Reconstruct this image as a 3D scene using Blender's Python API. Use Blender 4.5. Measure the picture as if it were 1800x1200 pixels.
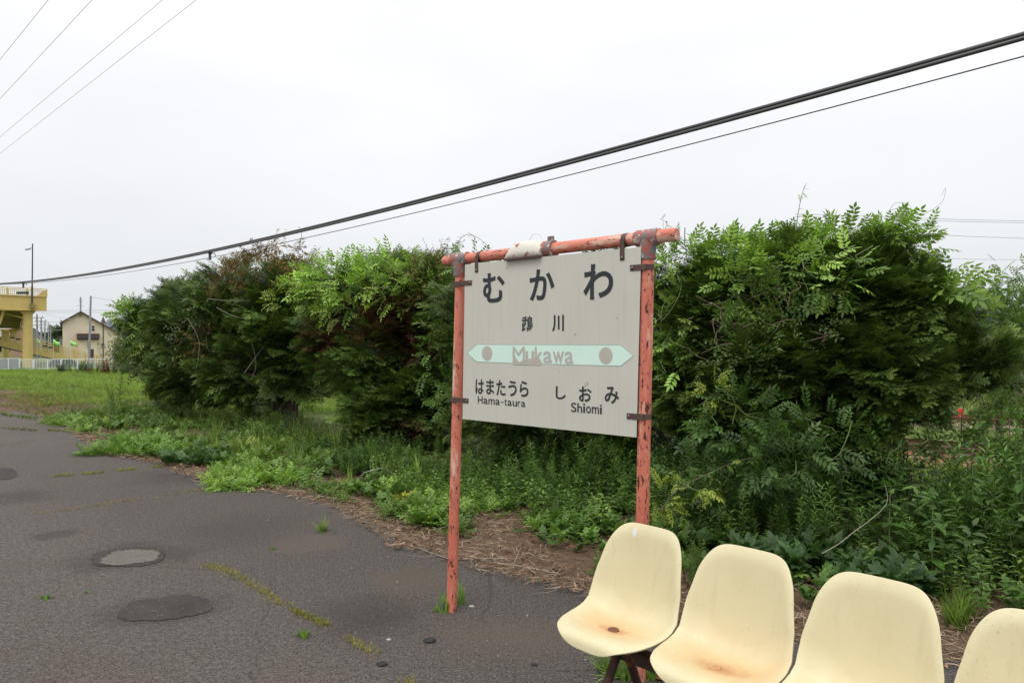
import bpy, bmesh, math, random
import numpy as np
from mathutils import Vector, Matrix, noise as mnoise

for o in list(bpy.data.objects): bpy.data.objects.remove(o)
SC = bpy.context.scene
C = SC.collection
R = math.radians
rng = np.random.default_rng(11)
random.seed(5)

# ------------------------------------------------------------------ camera
F = 1300.0            # focal length in pixels of a 1800 px wide frame
HZ = 605.0            # horizon row
EYE = 1.55
cam_d = bpy.data.cameras.new('camera'); cam = bpy.data.objects.new('camera', cam_d); C.objects.link(cam)
cam_d.sensor_width = 36; cam_d.lens = F / 1800 * 36
cam_d.clip_start = 0.05; cam_d.clip_end = 3000
cam.location = (0, 0, EYE); cam.rotation_euler = (R(90), 0, 0)
cam_d.shift_y = (HZ - 600) / 1800
SC.camera = cam

# ------------------------------------------------------------------ sky and sun
w = bpy.data.worlds.new('World'); SC.world = w; w.use_nodes = True
nt = w.node_tree; nt.nodes.clear()
wo = nt.nodes.new('ShaderNodeOutputWorld'); bg = nt.nodes.new('ShaderNodeBackground')
sky = nt.nodes.new('ShaderNodeTexSky'); sky.sky_type = 'NISHITA'; sky.sun_disc = False
SUN_EL, SUN_ROT = R(58), R(215)
sky.sun_elevation = SUN_EL; sky.sun_rotation = SUN_ROT
tc = nt.nodes.new('ShaderNodeTexCoord'); sx = nt.nodes.new('ShaderNodeSeparateXYZ')
nt.links.new(tc.outputs['Generated'], sx.inputs[0])
cr = nt.nodes.new('ShaderNodeValToRGB'); nt.links.new(sx.outputs['Z'], cr.inputs[0])
el = cr.color_ramp.elements
el[0].position = 0.0; el[0].color = (0.76, 0.79, 0.82, 1)
el[1].position = 1.0; el[1].color = (1.7, 1.7, 1.75, 1)
for p_, c_ in ((0.10, (0.83, 0.85, 0.875, 1)), (0.25, (0.93, 0.935, 0.975, 1)), (0.42, (1.03, 1.03, 1.07, 1)), (.7, (1.4, 1.4, 1.45, 1))):
    e = cr.color_ramp.elements.new(p_); e.color = c_
cn = nt.nodes.new('ShaderNodeTexNoise'); cn.inputs['Scale'].default_value = 1.6; cn.inputs['Detail'].default_value = 5
mp = nt.nodes.new('ShaderNodeMapping'); mp.inputs['Scale'].default_value = (1, 1, 3.2)
nt.links.new(tc.outputs['Generated'], mp.inputs[0]); nt.links.new(mp.outputs[0], cn.inputs['Vector'])
mr = nt.nodes.new('ShaderNodeMapRange'); mr.inputs['From Min'].default_value = .3; mr.inputs['From Max'].default_value = .7
mr.inputs['To Min'].default_value = .90; mr.inputs['To Max'].default_value = 1.015
nt.links.new(cn.outputs['Fac'], mr.inputs['Value'])
vm = nt.nodes.new('ShaderNodeVectorMath'); vm.operation = 'SCALE'
nt.links.new(cr.outputs[0], vm.inputs[0]); nt.links.new(mr.outputs[0], vm.inputs['Scale'])
sm = nt.nodes.new('ShaderNodeVectorMath'); sm.operation = 'SCALE'; sm.inputs['Scale'].default_value = 0.05
nt.links.new(sky.outputs[0], sm.inputs[0])
mx = nt.nodes.new('ShaderNodeMix'); mx.data_type = 'RGBA'; mx.inputs[0].default_value = 0.96
nt.links.new(sm.outputs[0], mx.inputs[6]); nt.links.new(vm.outputs[0], mx.inputs[7])
nt.links.new(mx.outputs[2], bg.inputs[0]); bg.inputs[1].default_value = 1.0
nt.links.new(bg.outputs[0], wo.inputs[0])

sl = bpy.data.lights.new('sun', 'SUN'); so = bpy.data.objects.new('sun', sl); C.objects.link(so)
sl.energy = 1.15; sl.angle = R(28); sl.color = (1, .965, .91)
sd = Vector((math.sin(SUN_ROT) * math.cos(SUN_EL), math.cos(SUN_ROT) * math.cos(SUN_EL), math.sin(SUN_EL)))
so.rotation_euler = sd.to_track_quat('Z', 'Y').to_euler()
so.location = (0, 0, 30)
SC.view_settings.view_transform = 'Standard'; SC.view_settings.look = 'None'
SC.view_settings.exposure = 0.10; SC.view_settings.gamma = 1; SC.view_settings.use_curve_mapping = False
SC.render.engine = 'CYCLES'
SC.cycles.max_bounces = 6; SC.cycles.transparent_max_bounces = 4; SC.cycles.diffuse_bounces = 3

# ------------------------------------------------------------------ coordinates
DV = np.array([.73, -.684]); NV = np.array([.684, .73])      # along the platform / across it, away from the camera
DV = DV / np.linalg.norm(DV); NV = np.array([-DV[1], DV[0]])
def TP(t, p): return (t * DV[0] + p * NV[0], t * DV[1] + p * NV[1])
def at(u, v, D): return Vector(((u - 900) / F * D, D, EYE + (HZ - v) / F * D))
def Gz(u, v, z=0.0):
    D = (EYE - z) * F / (v - HZ); return Vector(((u - 900) / F * D, D, z))
def onP(u, v, p):        # point of the vertical plane at offset p
    D = p / (NV[0] * (u - 900) / F + NV[1]); return at(u, v, D)
def tp_of(x, y): return x * DV[0] + y * DV[1], x * NV[0] + y * NV[1]
def sstep(a, b, x):
    x = np.clip((x - a) / (b - a), 0, 1); return x * x * (3 - 2 * x)
def gz(x, y):
    t, p = tp_of(x, y)
    z = -0.9 * sstep(9.2, 13.5, p)
    z = z + 0.03 * sstep(4.0, 5.2, p) * (np.sin(x * 1.7 + y * .6) + np.sin(y * 1.3 - x * .8)) + .015 * sstep(3.9, 4.6, p)
    return z

# ------------------------------------------------------------------ materials
def mat(name, col=(.5, .5, .5), rough=.6, metal=0.0, spec=.5):
    m = bpy.data.materials.new(name); m.use_nodes = True
    b = m.node_tree.nodes['Principled BSDF']
    b.inputs['Base Color'].default_value = (*col, 1); b.inputs['Roughness'].default_value = rough
    b.inputs['Metallic'].default_value = metal; b.inputs['Specular IOR Level'].default_value = spec
    return m
class N:
    """small node helper for one material"""
    def __init__(s, m): s.m = m; s.t = m.node_tree; s.b = s.t.nodes['Principled BSDF']; s._c = None
    def link(s, a, b): s.t.links.new(a, b)
    def coord(s, kind='Object'):
        if s._c is None: s._c = s.t.nodes.new('ShaderNodeTexCoord')
        return s._c.outputs[kind]
    def mapped(s, scale=(1, 1, 1), loc=(0, 0, 0), rot=(0, 0, 0)):
        n = s.t.nodes.new('ShaderNodeMapping'); n.inputs['Scale'].default_value = scale; n.inputs['Location'].default_value = loc
        n.inputs['Rotation'].default_value = rot
        s.link(s.coord(), n.inputs[0]); return n.outputs[0]
    def noise(s, scale, detail=4, rough=.55, vec=None, out='Fac'):
        n = s.t.nodes.new('ShaderNodeTexNoise'); n.inputs['Scale'].default_value = scale; n.inputs['Detail'].default_value = detail
        n.inputs['Roughness'].default_value = rough; s.link(vec if vec is not None else s.coord(), n.inputs['Vector']); return n.outputs[out]
    def voro(s, scale, vec=None, feature='F1', out='Distance'):
        n = s.t.nodes.new('ShaderNodeTexVoronoi'); n.feature = feature; n.inputs['Scale'].default_value = scale
        s.link(vec if vec is not None else s.coord(), n.inputs['Vector']); return n.outputs[out]
    def ramp(s, fac, a, b, lo=0.0, hi=1.0):
        n = s.t.nodes.new('ShaderNodeMapRange'); n.inputs['From Min'].default_value = a; n.inputs['From Max'].default_value = b
        n.inputs['To Min'].default_value = lo; n.inputs['To Max'].default_value = hi; s.link(fac, n.inputs['Value']); return n.outputs[0]
    def mix(s, fac, a, b, mode='MIX'):
        n = s.t.nodes.new('ShaderNodeMix'); n.data_type = 'RGBA'; n.blend_type = mode
        for i, v in ((0, fac), (6, a), (7, b)):
            if isinstance(v, (int, float)): n.inputs[i].default_value = v
            elif isinstance(v, tuple): n.inputs[i].default_value = (*v, 1)
            else: s.link(v, n.inputs[i])
        return n.outputs[2]
    def math(s, op, a, b=0.0):
        n = s.t.nodes.new('ShaderNodeMath'); n.operation = op
        for i, v in ((0, a), (1, b)):
            if isinstance(v, (int, float)): n.inputs[i].default_value = v
            else: s.link(v, n.inputs[i])
        return n.outputs[0]
    def xyz(s, vec=None):
        n = s.t.nodes.new('ShaderNodeSeparateXYZ'); s.link(vec if vec is not None else s.coord(), n.inputs[0]); return n.outputs
    def color(s, v): s.link(v, s.b.inputs['Base Color'])
    def rough(s, v): s.link(v, s.b.inputs['Roughness'])
    def bump(s, h, strength=.3, dist=.01, prev=None):
        n = s.t.nodes.new('ShaderNodeBump'); n.inputs['Strength'].default_value = strength; n.inputs['Distance'].default_value = dist
        s.link(h, n.inputs['Height'])
        if prev is not None: s.link(prev, n.inputs['Normal'])
        s.link(n.outputs[0], s.b.inputs['Normal']); return n.outputs[0]
    def attr(s, name):
        n = s.t.nodes.new('ShaderNodeAttribute'); n.attribute_name = name; return n.outputs['Color']

def foliage_mat(name, trans=.3, rough=.5, spec=.35):
    m = mat(name, rough=rough, spec=spec); n = N(m); t = n.t
    col = n.attr('Col'); nz = n.noise(9, 3)
    c = n.mix(1.0, col, n.mix(n.ramp(nz, .3, .7), (.72, .74, .7), (1.25, 1.22, 1.2)), 'MULTIPLY')
    n.color(c)
    tr = t.nodes.new('ShaderNodeBsdfTranslucent'); n.link(n.mix(1.0, c, (1.25, 1.35, .7), 'MULTIPLY'), tr.inputs[0])
    ms = t.nodes.new('ShaderNodeMixShader'); ms.inputs[0].default_value = trans
    n.link(n.b.outputs[0], ms.inputs[1]); n.link(tr.outputs[0], ms.inputs[2])
    n.link(ms.outputs[0], t.nodes['Material Output'].inputs[0])
    return m
M = {}
M['leaf'] = foliage_mat('leaf', .28)
M['needle'] = foliage_mat('needle', .14, .5, .3)
M['grass'] = foliage_mat('grass', .3, .6, .2)
M['dry'] = foliage_mat('dry', .1, .8, .15)

def simple(name, col, var=.15, scale=6, rough=.7, metal=0, bump=.0, dirt=None, dscale=2.0, dthr=(.5, .7), spec=.4):
    m = mat(name, col, rough, metal, spec); n = N(m)
    a = tuple(x * (1 - var) for x in col); b = tuple(min(1, x * (1 + var)) for x in col)
    c = n.mix(n.ramp(n.noise(scale, 6), .3, .7), a, b)
    if dirt is not None: c = n.mix(n.ramp(n.noise(dscale, 8, .65), *dthr), c, dirt)
    n.color(c)
    if bump: n.bump(n.noise(scale * 6, 5), bump, .01)
    M[name] = m; return m
simple('bark', (.075, .055, .04), .4, 12, .9, bump=.6)
simple('twig', (.16, .11, .075), .3, 20, .8)
simple('paletwig', (.33, .29, .24), .25, 20, .8)
simple('greenstem', (.12, .17, .05), .25, 20, .6)
simple('black_cable', (.062, .062, .060), .2, 3, .35, spec=.6)
simple('wire', (.10, .10, .105), .2, 3, .5)
simple('farwire', (.40, .41, .43), .1, 3, .6)
simple('yellow_paint', (.60, .46, .155), .07, 1.2, .55, dirt=(.42, .31, .12), dscale=.6, dthr=(.55, .8))
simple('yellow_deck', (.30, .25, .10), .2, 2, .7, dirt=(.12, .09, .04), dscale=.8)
simple('white_paint', (.70, .72, .72), .06, 3, .5, dirt=(.45, .45, .42), dscale=2, dthr=(.55, .8))
simple('brown_steel', (.085, .058, .055), .15, 4, .5)
simple('brown_roof', (.085, .06, .055), .12, 4, .6)
simple('grey_steel', (.30, .32, .33), .12, 3, .5, .3)
simple('concrete', (.34, .34, .33), .12, 2, .85, dirt=(.2, .2, .19))
simple('cream_wall', (.78, .68, .51), .035, .7, .85, dirt=(.55, .44, .3), dscale=.5, dthr=(.55, .85))
simple('tan_wall', (.42, .27, .18), .06, .8, .85)
simple('blue_roof', (.05, .10, .20), .1, 2, .5)
simple('navy', (.03, .05, .11), .1, 2, .5)
simple('grey_roof', (.33, .35, .37), .06, 1, .6)
simple('blue_wall', (.37, .46, .53), .05, .7, .7)
simple('dark_trim', (.035, .045, .055), .1, 2, .5)
simple('flag', (.42, .90, .22), .08, 4, .6)
simple('rail', (.16, .085, .05), .25, 3, .55, .4)
simple('sleeper', (.17, .12, .09), .3, 2, .9)
simple('ballast_grey', (.24, .17, .125), .4, 9, .95, dirt=(.14, .11, .08), dscale=1.5, bump=.8)
simple('ballast', (.36, .165, .095), .4, 9, .95, dirt=(.16, .11, .08), dscale=1.5, bump=.8)
simple('stone_dark', (.03, .03, .03), .3, 12, .9, bump=.5)
simple('stone_light', (.36, .35, .33), .3, 30, .9)
simple('red_mark', (.75, .03, .04), .1, 3, .5)
simple('car_paint', (.055, .085, .06), .1, 3, .3)
m = mat('glass', (.03, .035, .04), .08); M['glass'] = m
m = mat('mesh_sheet', (.62, .65, .66), .6); M['mesh_sheet'] = m
simple('pipe_in', (.05, .03, .025), .3, 8, .8)

# asphalt
m = mat('asphalt', rough=.9, spec=.25); n = N(m)
big = n.noise(.42, 6, .6); mid = n.noise(3.0, 6, .65); fine = n.noise(55, 4, .7); gr = n.voro(75); spk = n.voro(38, out='Color')
X, Y, Z = n.xyz()
pp = n.math('ADD', n.math('MULTIPLY', X, float(NV[0])), n.math('MULTIPLY', Y, float(NV[1])))
tt = n.math('ADD', n.math('MULTIPLY', X, float(DV[0])), n.math('MULTIPLY', Y, float(DV[1])))
wet = n.ramp(n.math('ADD', pp, n.math('MULTIPLY', big, 1.6)), 2.6, 3.5)      # dark, grimy strip next to the verge
wet = n.math('MULTIPLY', wet, n.ramp(tt, -14, -8))
base = n.mix(n.ramp(big, .32, .68), (.132, .118, .104), (.185, .164, .143))
base = n.mix(n.ramp(mid, .35, .7, 0, .6), base, (.108, .094, .082))
base = n.mix(n.ramp(n.noise(.9, 5, .6, n.mapped(loc=(7, 3, 0))), .54, .70, 0, .6), base, (.165, .125, .092))
base = n.mix(n.math('MULTIPLY', wet, .68), base, (.066, .060, .055))
g1 = n.noise(28, 5, .75); g2 = n.noise(95, 3, .8)
base = n.mix(n.ramp(n.noise(1.7, 5, .6, n.mapped(loc=(2, 9, 1))), .55, .68, 0, .5), base, (.125, .088, .062))
base = n.mix(n.ramp(g1, .43, .56, 0, .72), base, (.046, .041, .038))
base = n.mix(n.ramp(g2, .47, .60, 0, .75), base, (.26, .225, .195))
base = n.mix(n.ramp(fine, .50, .62, 0, .55), base, (.040, .036, .034))
warp = n.math('SUBTRACT', n.noise(3.2, 7, .65), .5); warp2 = n.math('SUBTRACT', n.noise(11, 6, .7), .5)
def blot(u, v, hu, hv, col, amt, soft=.35, wobble=1.1):
    c = Gz(u, v); rx = hu / F * c.y; a_, b_ = Gz(u, v + hv), Gz(u, v - hv); ry = (b_.y - a_.y) / 2
    x0, y0 = c.x, (a_.y + b_.y) / 2
    dx = n.math('DIVIDE', n.math('SUBTRACT', X, x0), rx); dy = n.math('DIVIDE', n.math('SUBTRACT', Y, y0), ry)
    r = n.math('SQRT', n.math('ADD', n.math('MULTIPLY', dx, dx), n.math('MULTIPLY', dy, dy)))
    r = n.math('ADD', r, n.math('ADD', n.math('MULTIPLY', warp, wobble * 1.6), n.math('MULTIPLY', warp2, wobble)))
    return n.mix(n.math('MULTIPLY', n.ramp(r, 1 + soft, 1 - soft), amt), base, col)
base = blot(541, 954, 60, 18, (.135, .113, .088), .8, .12); base = blot(722, 1018, 66, 20, (.130, .105, .080), .75, .2)
base = blot(225, 979, 86, 22, (.062, .054, .048), .7, .4); base = blot(289, 1069, 96, 28, (.062, .054, .048), .6, .4)
base = blot(90, 940, 34, 10, (.07, .06, .053), .6, .3); base = blot(20, 875, 60, 14, (.07, .058, .05), .6, .5)
base = blot(640, 1085, 90, 30, (.045, .04, .038), .55, .6); base = blot(900, 1120, 110, 26, (.15, .115, .085), .55, .6)
base = blot(420, 930, 90, 26, (.075, .066, .058), .5, .6); base = blot(330, 835, 80, 14, (.06, .052, .046), .6, .5)
sp = n.xyz(spk)
stone = n.math('MULTIPLY', n.ramp(sp[0], .88, .93), n.ramp(n.voro(38), .30, .16))
base = n.mix(n.math('MULTIPLY', stone, .65), base, n.mix(sp[1], (.24, .15, .10), (.32, .29, .26)))
n.color(base)
# cracks
ck = n.voro(.55, n.mix(.12, n.coord(), n.noise(2.2, 5, .6, out='Color')), 'DISTANCE_TO_EDGE')
crack = n.math('MULTIPLY', n.ramp(ck, .0060, .0012), n.ramp(n.noise(.8, 3), .47, .56))
n.color(n.mix(n.math('MULTIPLY', crack, .35), base, (.015, .012, .01)))
nb = n.bump(gr, .7, .005); nb = n.bump(fine, .7, .008, nb); nb = n.bump(g1, 1.0, .03, nb)
M['asphalt'] = m
def patch_mat(name, c0, c1, stones=.5):
    m = mat(name, rough=.92, spec=.25); n = N(m)
    b_ = n.mix(n.ramp(n.noise(4, 6, .65), .3, .7), c0, c1)
    b_ = n.mix(n.ramp(n.noise(60, 4, .7), .42, .62, 0, .45), b_, tuple(x * .5 for x in c0))
    sp = n.xyz(n.voro(45, out='Color'))
    st = n.math('MULTIPLY', n.ramp(sp[0], .82, .88), n.ramp(n.voro(45), .32, .2))
    n.color(n.mix(n.math('MULTIPLY', st, stones), b_, (.30, .27, .24)))
    nb = n.bump(n.voro(80), .8, .006); n.bump(n.noise(50, 4), .6, .008, nb)
    M[name] = m
patch_mat('patch_dark', (.046, .042, .039), (.070, .062, .056))
patch_mat('patch_light', (.14, .125, .108), (.175, .158, .136), .3)
patch_mat('patch_brown', (.080, .068, .055), (.115, .097, .077), .3)

# earth and grass ground
m = mat('earth', rough=.95, spec=.15); n = N(m)
X, Y, Z = n.xyz()
pp = n.math('ADD', n.math('MULTIPLY', X, float(NV[0])), n.math('MULTIPLY', Y, float(NV[1])))
tt = n.math('ADD', n.math('MULTIPLY', X, float(DV[0])), n.math('MULTIPLY', Y, float(DV[1])))
bn = n.noise(.55, 6, .6); b2 = n.noise(2.5, 6, .65); b3 = n.noise(14, 5, .7); b4 = n.noise(60, 4, .7)
green = n.mix(n.ramp(b2, .3, .7), (.085, .135, .03), (.15, .19, .055))
green = n.mix(n.ramp(bn, .52, .7, 0, .75), green, (.24, .21, .095))
green = n.mix(n.ramp(b3, .45, .7, 0, .5), green, (.055, .08, .02))
dirt = n.mix(n.ramp(b3, .3, .7), (.085, .055, .036), (.22, .145, .095))
dirt = n.mix(n.ramp(b4, .45, .65, 0, .6), dirt, (.04, .028, .02))
near = n.ramp(n.math('ADD', pp, n.math('MULTIPLY', bn, 3.0)), 7.6, 8.8)          # verge of bare litter beside the platform
leftd = n.math('MULTIPLY', n.ramp(b2, .50, .58), n.ramp(n.math('ADD', pp, n.math('MULTIPLY', bn, 3)), 11.0, 9.2))
base = n.mix(near, dirt, green); base = n.mix(n.math('MULTIPLY', leftd, .8), base, dirt)
n.color(base); n.bump(b4, .8, .02)
M['earth'] = m

# sign paint
def post_mat(name, axis):
    m = mat(name, rough=.5, spec=.4); n = N(m)
    st = [14, 14, 14]; st[axis] = 3.0
    st2 = [52, 52, 52]; st2[axis] = 17
    v1 = n.mapped(tuple(st)); v2 = n.mapped(tuple(st2), (3, 1, 2))
    red = n.mix(n.ramp(n.noise(1, 5, .6, v1), .35, .65), (.57, .155, .098), (.66, .22, .145))
    pale = n.ramp(n.noise(.9, 8, .72, n.mapped(tuple(st), (5, 2, 1))), .52, .60)
    c = n.mix(n.math('MULTIPLY', pale, .85), red, n.mix(n.noise(40, 3), (.70, .44, .30), (.78, .62, .50)))
    rust = n.ramp(n.math('SUBTRACT', n.noise(1, 7, .75, v2), n.ramp(n.noise(3.2, 4, .6, n.mapped(loc=(1, 6, 2))), .42, .62, 0, .075)), .54, .57)
    c = n.mix(rust, c, n.mix(n.noise(60, 4), (.035, .015, .012), (.11, .035, .02)))
    sc = n.ramp(n.noise(1, 9, .8, n.mapped(tuple(s * .35 for s in st2), (9, 4, 7))), .57, .64)
    c = n.mix(n.math('MULTIPLY', sc, .75), c, (.16, .055, .05))
    n.color(c); n.rough(n.ramp(rust, 0, 1, .45, .85))
    n.bump(n.math('SUBTRACT', 1.0, rust), .5, .002)
    M[name] = m
post_mat('post_paint', 2); post_mat('bar_paint', 0)
m = mat('tee_paint', rough=.6); n = N(m)
c = n.mix(n.ramp(n.noise(22, 6, .7), .47, .52), (.38, .11, .08), (.17, .18, .18))
c = n.mix(n.ramp(n.noise(30, 6, .75, n.mapped(loc=(3, 3, 3))), .56, .60), c, (.62, .58, .52))
n.color(c); n.bump(n.noise(30, 5), .3, .003); M['tee_paint'] = m
m = mat('board_paint', rough=.55, spec=.35); n = N(m)
X, Y, Z = n.xyz(n.coord('Object'))
streak = n.noise(1, 5, .6, n.mapped((26, 26, 1.2)))
soft = n.noise(2.2, 5, .6)
c = n.mix(n.ramp(soft, .3, .7), (.53, .525, .455), (.585, .58, .51))
c = n.mix(n.ramp(streak, .4, .75, 0, .35), c, (.58, .56, .46))
c = n.mix(n.ramp(n.noise(1, 6, .7, n.mapped((60, 60, 2.0), (2, 2, 2))), .52, .72, 0, .22), c, (.36, .32, .24))
c = n.mix(n.ramp(n.noise(16, 3, .5, n.mapped(loc=(1, 8, 3))), .72, .76, 0, .5), c, (.22, .18, .12))
n.color(c); M['board_paint'] = m
simple('board_edge', (.10, .10, .095), .1, 6, .6)
simple('ink', (.024, .030, .033), .12, 10, .6)
simple('mint', (.64, .84, .74), .03, 5, .5)
simple('mint_edge', (.22, .33, .24), .05, 5, .5)
simple('ghost', (.47, .445, .385), .06, 12, .6)
simple('bracket', (.10, .062, .050), .25, 25, .6, .2, dirt=(.055, .03, .022), dscale=18)
simple('bolt', (.20, .17, .15), .3, 30, .45, .7)
simple('chipped_white', (.66, .63, .54), .06, 10, .6, dirt=(.36, .12, .08), dscale=16, dthr=(.60, .64), bump=.2)
simple('seat_frame', (.060, .028, .020), .4, 30, .6, .2, dirt=(.24, .085, .03), dscale=16, dthr=(.55, .62), bump=.3)
simple('rust_bolt', (.20, .09, .05), .3, 30, .7, .3)

def seat_mat(name, rust_amt, cx, cy, seed, sx_=.10, sy_=.07):
    m = mat(name, rough=.42, spec=.45); n = N(m)
    b = n.mix(n.ramp(n.noise(2.0, 4), .3, .7), (.63, .56, .335), (.69, .62, .39))
    X, Y, Z = n.xyz()
    dx = n.math('DIVIDE', n.math('SUBTRACT', X, cx), sx_); dy = n.math('DIVIDE', n.math('SUBTRACT', Y, cy), sy_)
    wob = n.math('MULTIPLY', n.math('SUBTRACT', n.noise(9, 6, .6, n.mapped(loc=(seed, seed, 0))), .5), 1.9)
    r = n.math('ADD', n.math('SQRT', n.math('ADD', n.math('MULTIPLY', dx, dx), n.math('MULTIPLY', dy, dy))), wob)
    low = n.ramp(Z, .58, .50)
    h = n.math('MULTIPLY', n.math('POWER', n.ramp(r, 2.9, .1), 1.5), low)
    b = n.mix(n.math('MULTIPLY', h, .95 * rust_amt), b, (.66, .36, .14))
    h2 = n.math('MULTIPLY', n.ramp(r, .95, .1), low)
    b = n.mix(n.math('MULTIPLY', h2, .75 * rust_amt), b, (.42, .16, .075))
    sp = n.math('MULTIPLY', n.ramp(n.noise(110, 4, .75, n.mapped((1, 1, .7), (seed, 0, 0))), .60, .66), n.ramp(n.noise(3.2, 4, .6, n.mapped(loc=(0, seed, 2))), .44, .66))
    b = n.mix(n.math('MULTIPLY', sp, .55), b, (.20, .17, .09))
    b = n.mix(n.ramp(n.noise(5, 6, .7, n.mapped(loc=(seed, 4, 2))), .5, .8, 0, .28), b, (.52, .44, .23))
    gr_ = n.math('MULTIPLY', n.ramp(n.noise(1, 7, .75, n.mapped((16, 16, 2.2), (seed, 2, 5))), .52, .74), .30)
    b = n.mix(gr_, b, (.46, .39, .22))
    sc_ = n.ramp(n.noise(1, 4, .6, n.mapped((3, 60, 60), (seed, 7, 1), (.4, .6, .2))), .735, .76)
    b = n.mix(n.math('MULTIPLY', sc_, .4), b, (.82, .78, .60))
    if seed == 1.0:
        ax = n.math('DIVIDE', n.math('SUBTRACT', X, .066), .0105); az = n.math('DIVIDE', n.math('SUBTRACT', Z, .782), .018)
        rr = n.math('ADD', n.math('SQRT', n.math('ADD', n.math('MULTIPLY', ax, ax), n.math('MULTIPLY', az, az))), n.math('MULTIPLY', n.math('SUBTRACT', n.noise(90, 3), .5), .9))
        b = n.mix(n.ramp(rr, 1.1, .9), b, (.66, .66, .68))
    n.color(b); n.rough(n.ramp(n.noise(30, 4), .3, .7, .32, .52)); M[name] = m; return m

# ------------------------------------------------------------------ object helpers
def link(o): C.objects.link(o); return o
def tag(o, label=None, cat=None, group=None, kind=None):
    if label: o['label'] = label
    if cat: o['category'] = cat
    if group: o['group'] = group
    if kind: o['kind'] = kind
    return o
def empty(name, loc, label, cat, group=None, kind=None):
    o = bpy.data.objects.new(name, None); o.location = loc; o.empty_display_size = .2; link(o)
    return tag(o, label, cat, group, kind)
def setp(o, parent):
    if parent is not None: o.parent = parent
    return o
def origin(parent):
    v = Vector((0, 0, 0))
    while parent is not None: v += parent.location; parent = parent.parent
    return v
class MB:
    """collects shapes in world coordinates; build() makes one object, its origin at the parent's"""
    def __init__(s): s.bm = bmesh.new()
    def box(s, c, size, rz=0.0, mtx=None, bevel=0.0):
        mt = Matrix.Translation(Vector(c)) @ Matrix.Rotation(rz, 4, 'Z')
        if mtx is not None: mt = mtx
        g = bmesh.ops.create_cube(s.bm, size=1, matrix=mt @ Matrix.Diagonal((*size, 1)))
        if bevel:
            es = list({e for v in g['verts'] for e in v.link_edges})
            bmesh.ops.bevel(s.bm, geom=es, offset=bevel, segments=2, affect='EDGES', profile=.6)
        return s
    def tube(s, pts, r, n=8, cap=True):
        pts = [Vector(p) for p in pts]; rs = r if isinstance(r, (list, tuple)) else [r] * len(pts)
        rings = []; ref = None
        for i, p in enumerate(pts):
            a = pts[max(0, i - 1)]; b = pts[min(len(pts) - 1, i + 1)]; d = (b - a).normalized()
            if ref is None: ref = Vector((0, 0, 1)) if abs(d.z) < .9 else Vector((1, 0, 0))
            x = d.cross(ref).normalized(); y = x.cross(d).normalized(); ref = y
            rings.append([s.bm.verts.new(p + (x * math.cos(2 * math.pi * k / n) + y * math.sin(2 * math.pi * k / n)) * rs[i]) for k in range(n)])
        for a, b in zip(rings, rings[1:]):
            for k in range(n): s.bm.faces.new((a[k], a[(k + 1) % n], b[(k + 1) % n], b[k]))
        if cap: s.bm.faces.new(rings[0][::-1]); s.bm.faces.new(rings[-1])
        return s
    def prism(s, poly, off):          # polygon (world points) extruded by the vector off
        off = Vector(off); a = [s.bm.verts.new(Vector(p)) for p in poly]; b = [s.bm.verts.new(Vector(p) + off) for p in poly]
        s.bm.faces.new(a); s.bm.faces.new(b[::-1]); k = len(a)
        for i in range(k): s.bm.faces.new((a[i], b[i], b[(i + 1) % k], a[(i + 1) % k]))
        return s
    def face(s, poly): s.bm.faces.new([s.bm.verts.new(Vector(p)) for p in poly]); return s
    def build(s, name, m, parent=None, smooth=True, label=None, loc=None):
        bmesh.ops.recalc_face_normals(s.bm, faces=s.bm.faces)
        og = origin(parent) if loc is None else Vector(loc)
        bmesh.ops.translate(s.bm, verts=s.bm.verts, vec=-og)
        me = bpy.data.meshes.new(name); s.bm.to_mesh(me); s.bm.free()
        me.materials.append(M[m] if isinstance(m, str) else m)
        if smooth:
            me.polygons.foreach_set('use_smooth', [True] * len(me.polygons))
            me.set_sharp_from_angle(angle=R(38))
        o = bpy.data.objects.new(name, me); link(o); setp(o, parent)
        if loc is not None: o.location = loc if parent is None else Vector(loc) - origin(parent)
        if label: o['label'] = label
        return o
def copy_part(src, parent, loc):
    c = src.copy(); link(c); c.parent = parent; c.location = loc; return c
def copy_tree(o, parent=None):
    c = o.copy(); link(c); c.parent = parent
    for ch in list(o.children): copy_tree(ch, c)
    return c

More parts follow.
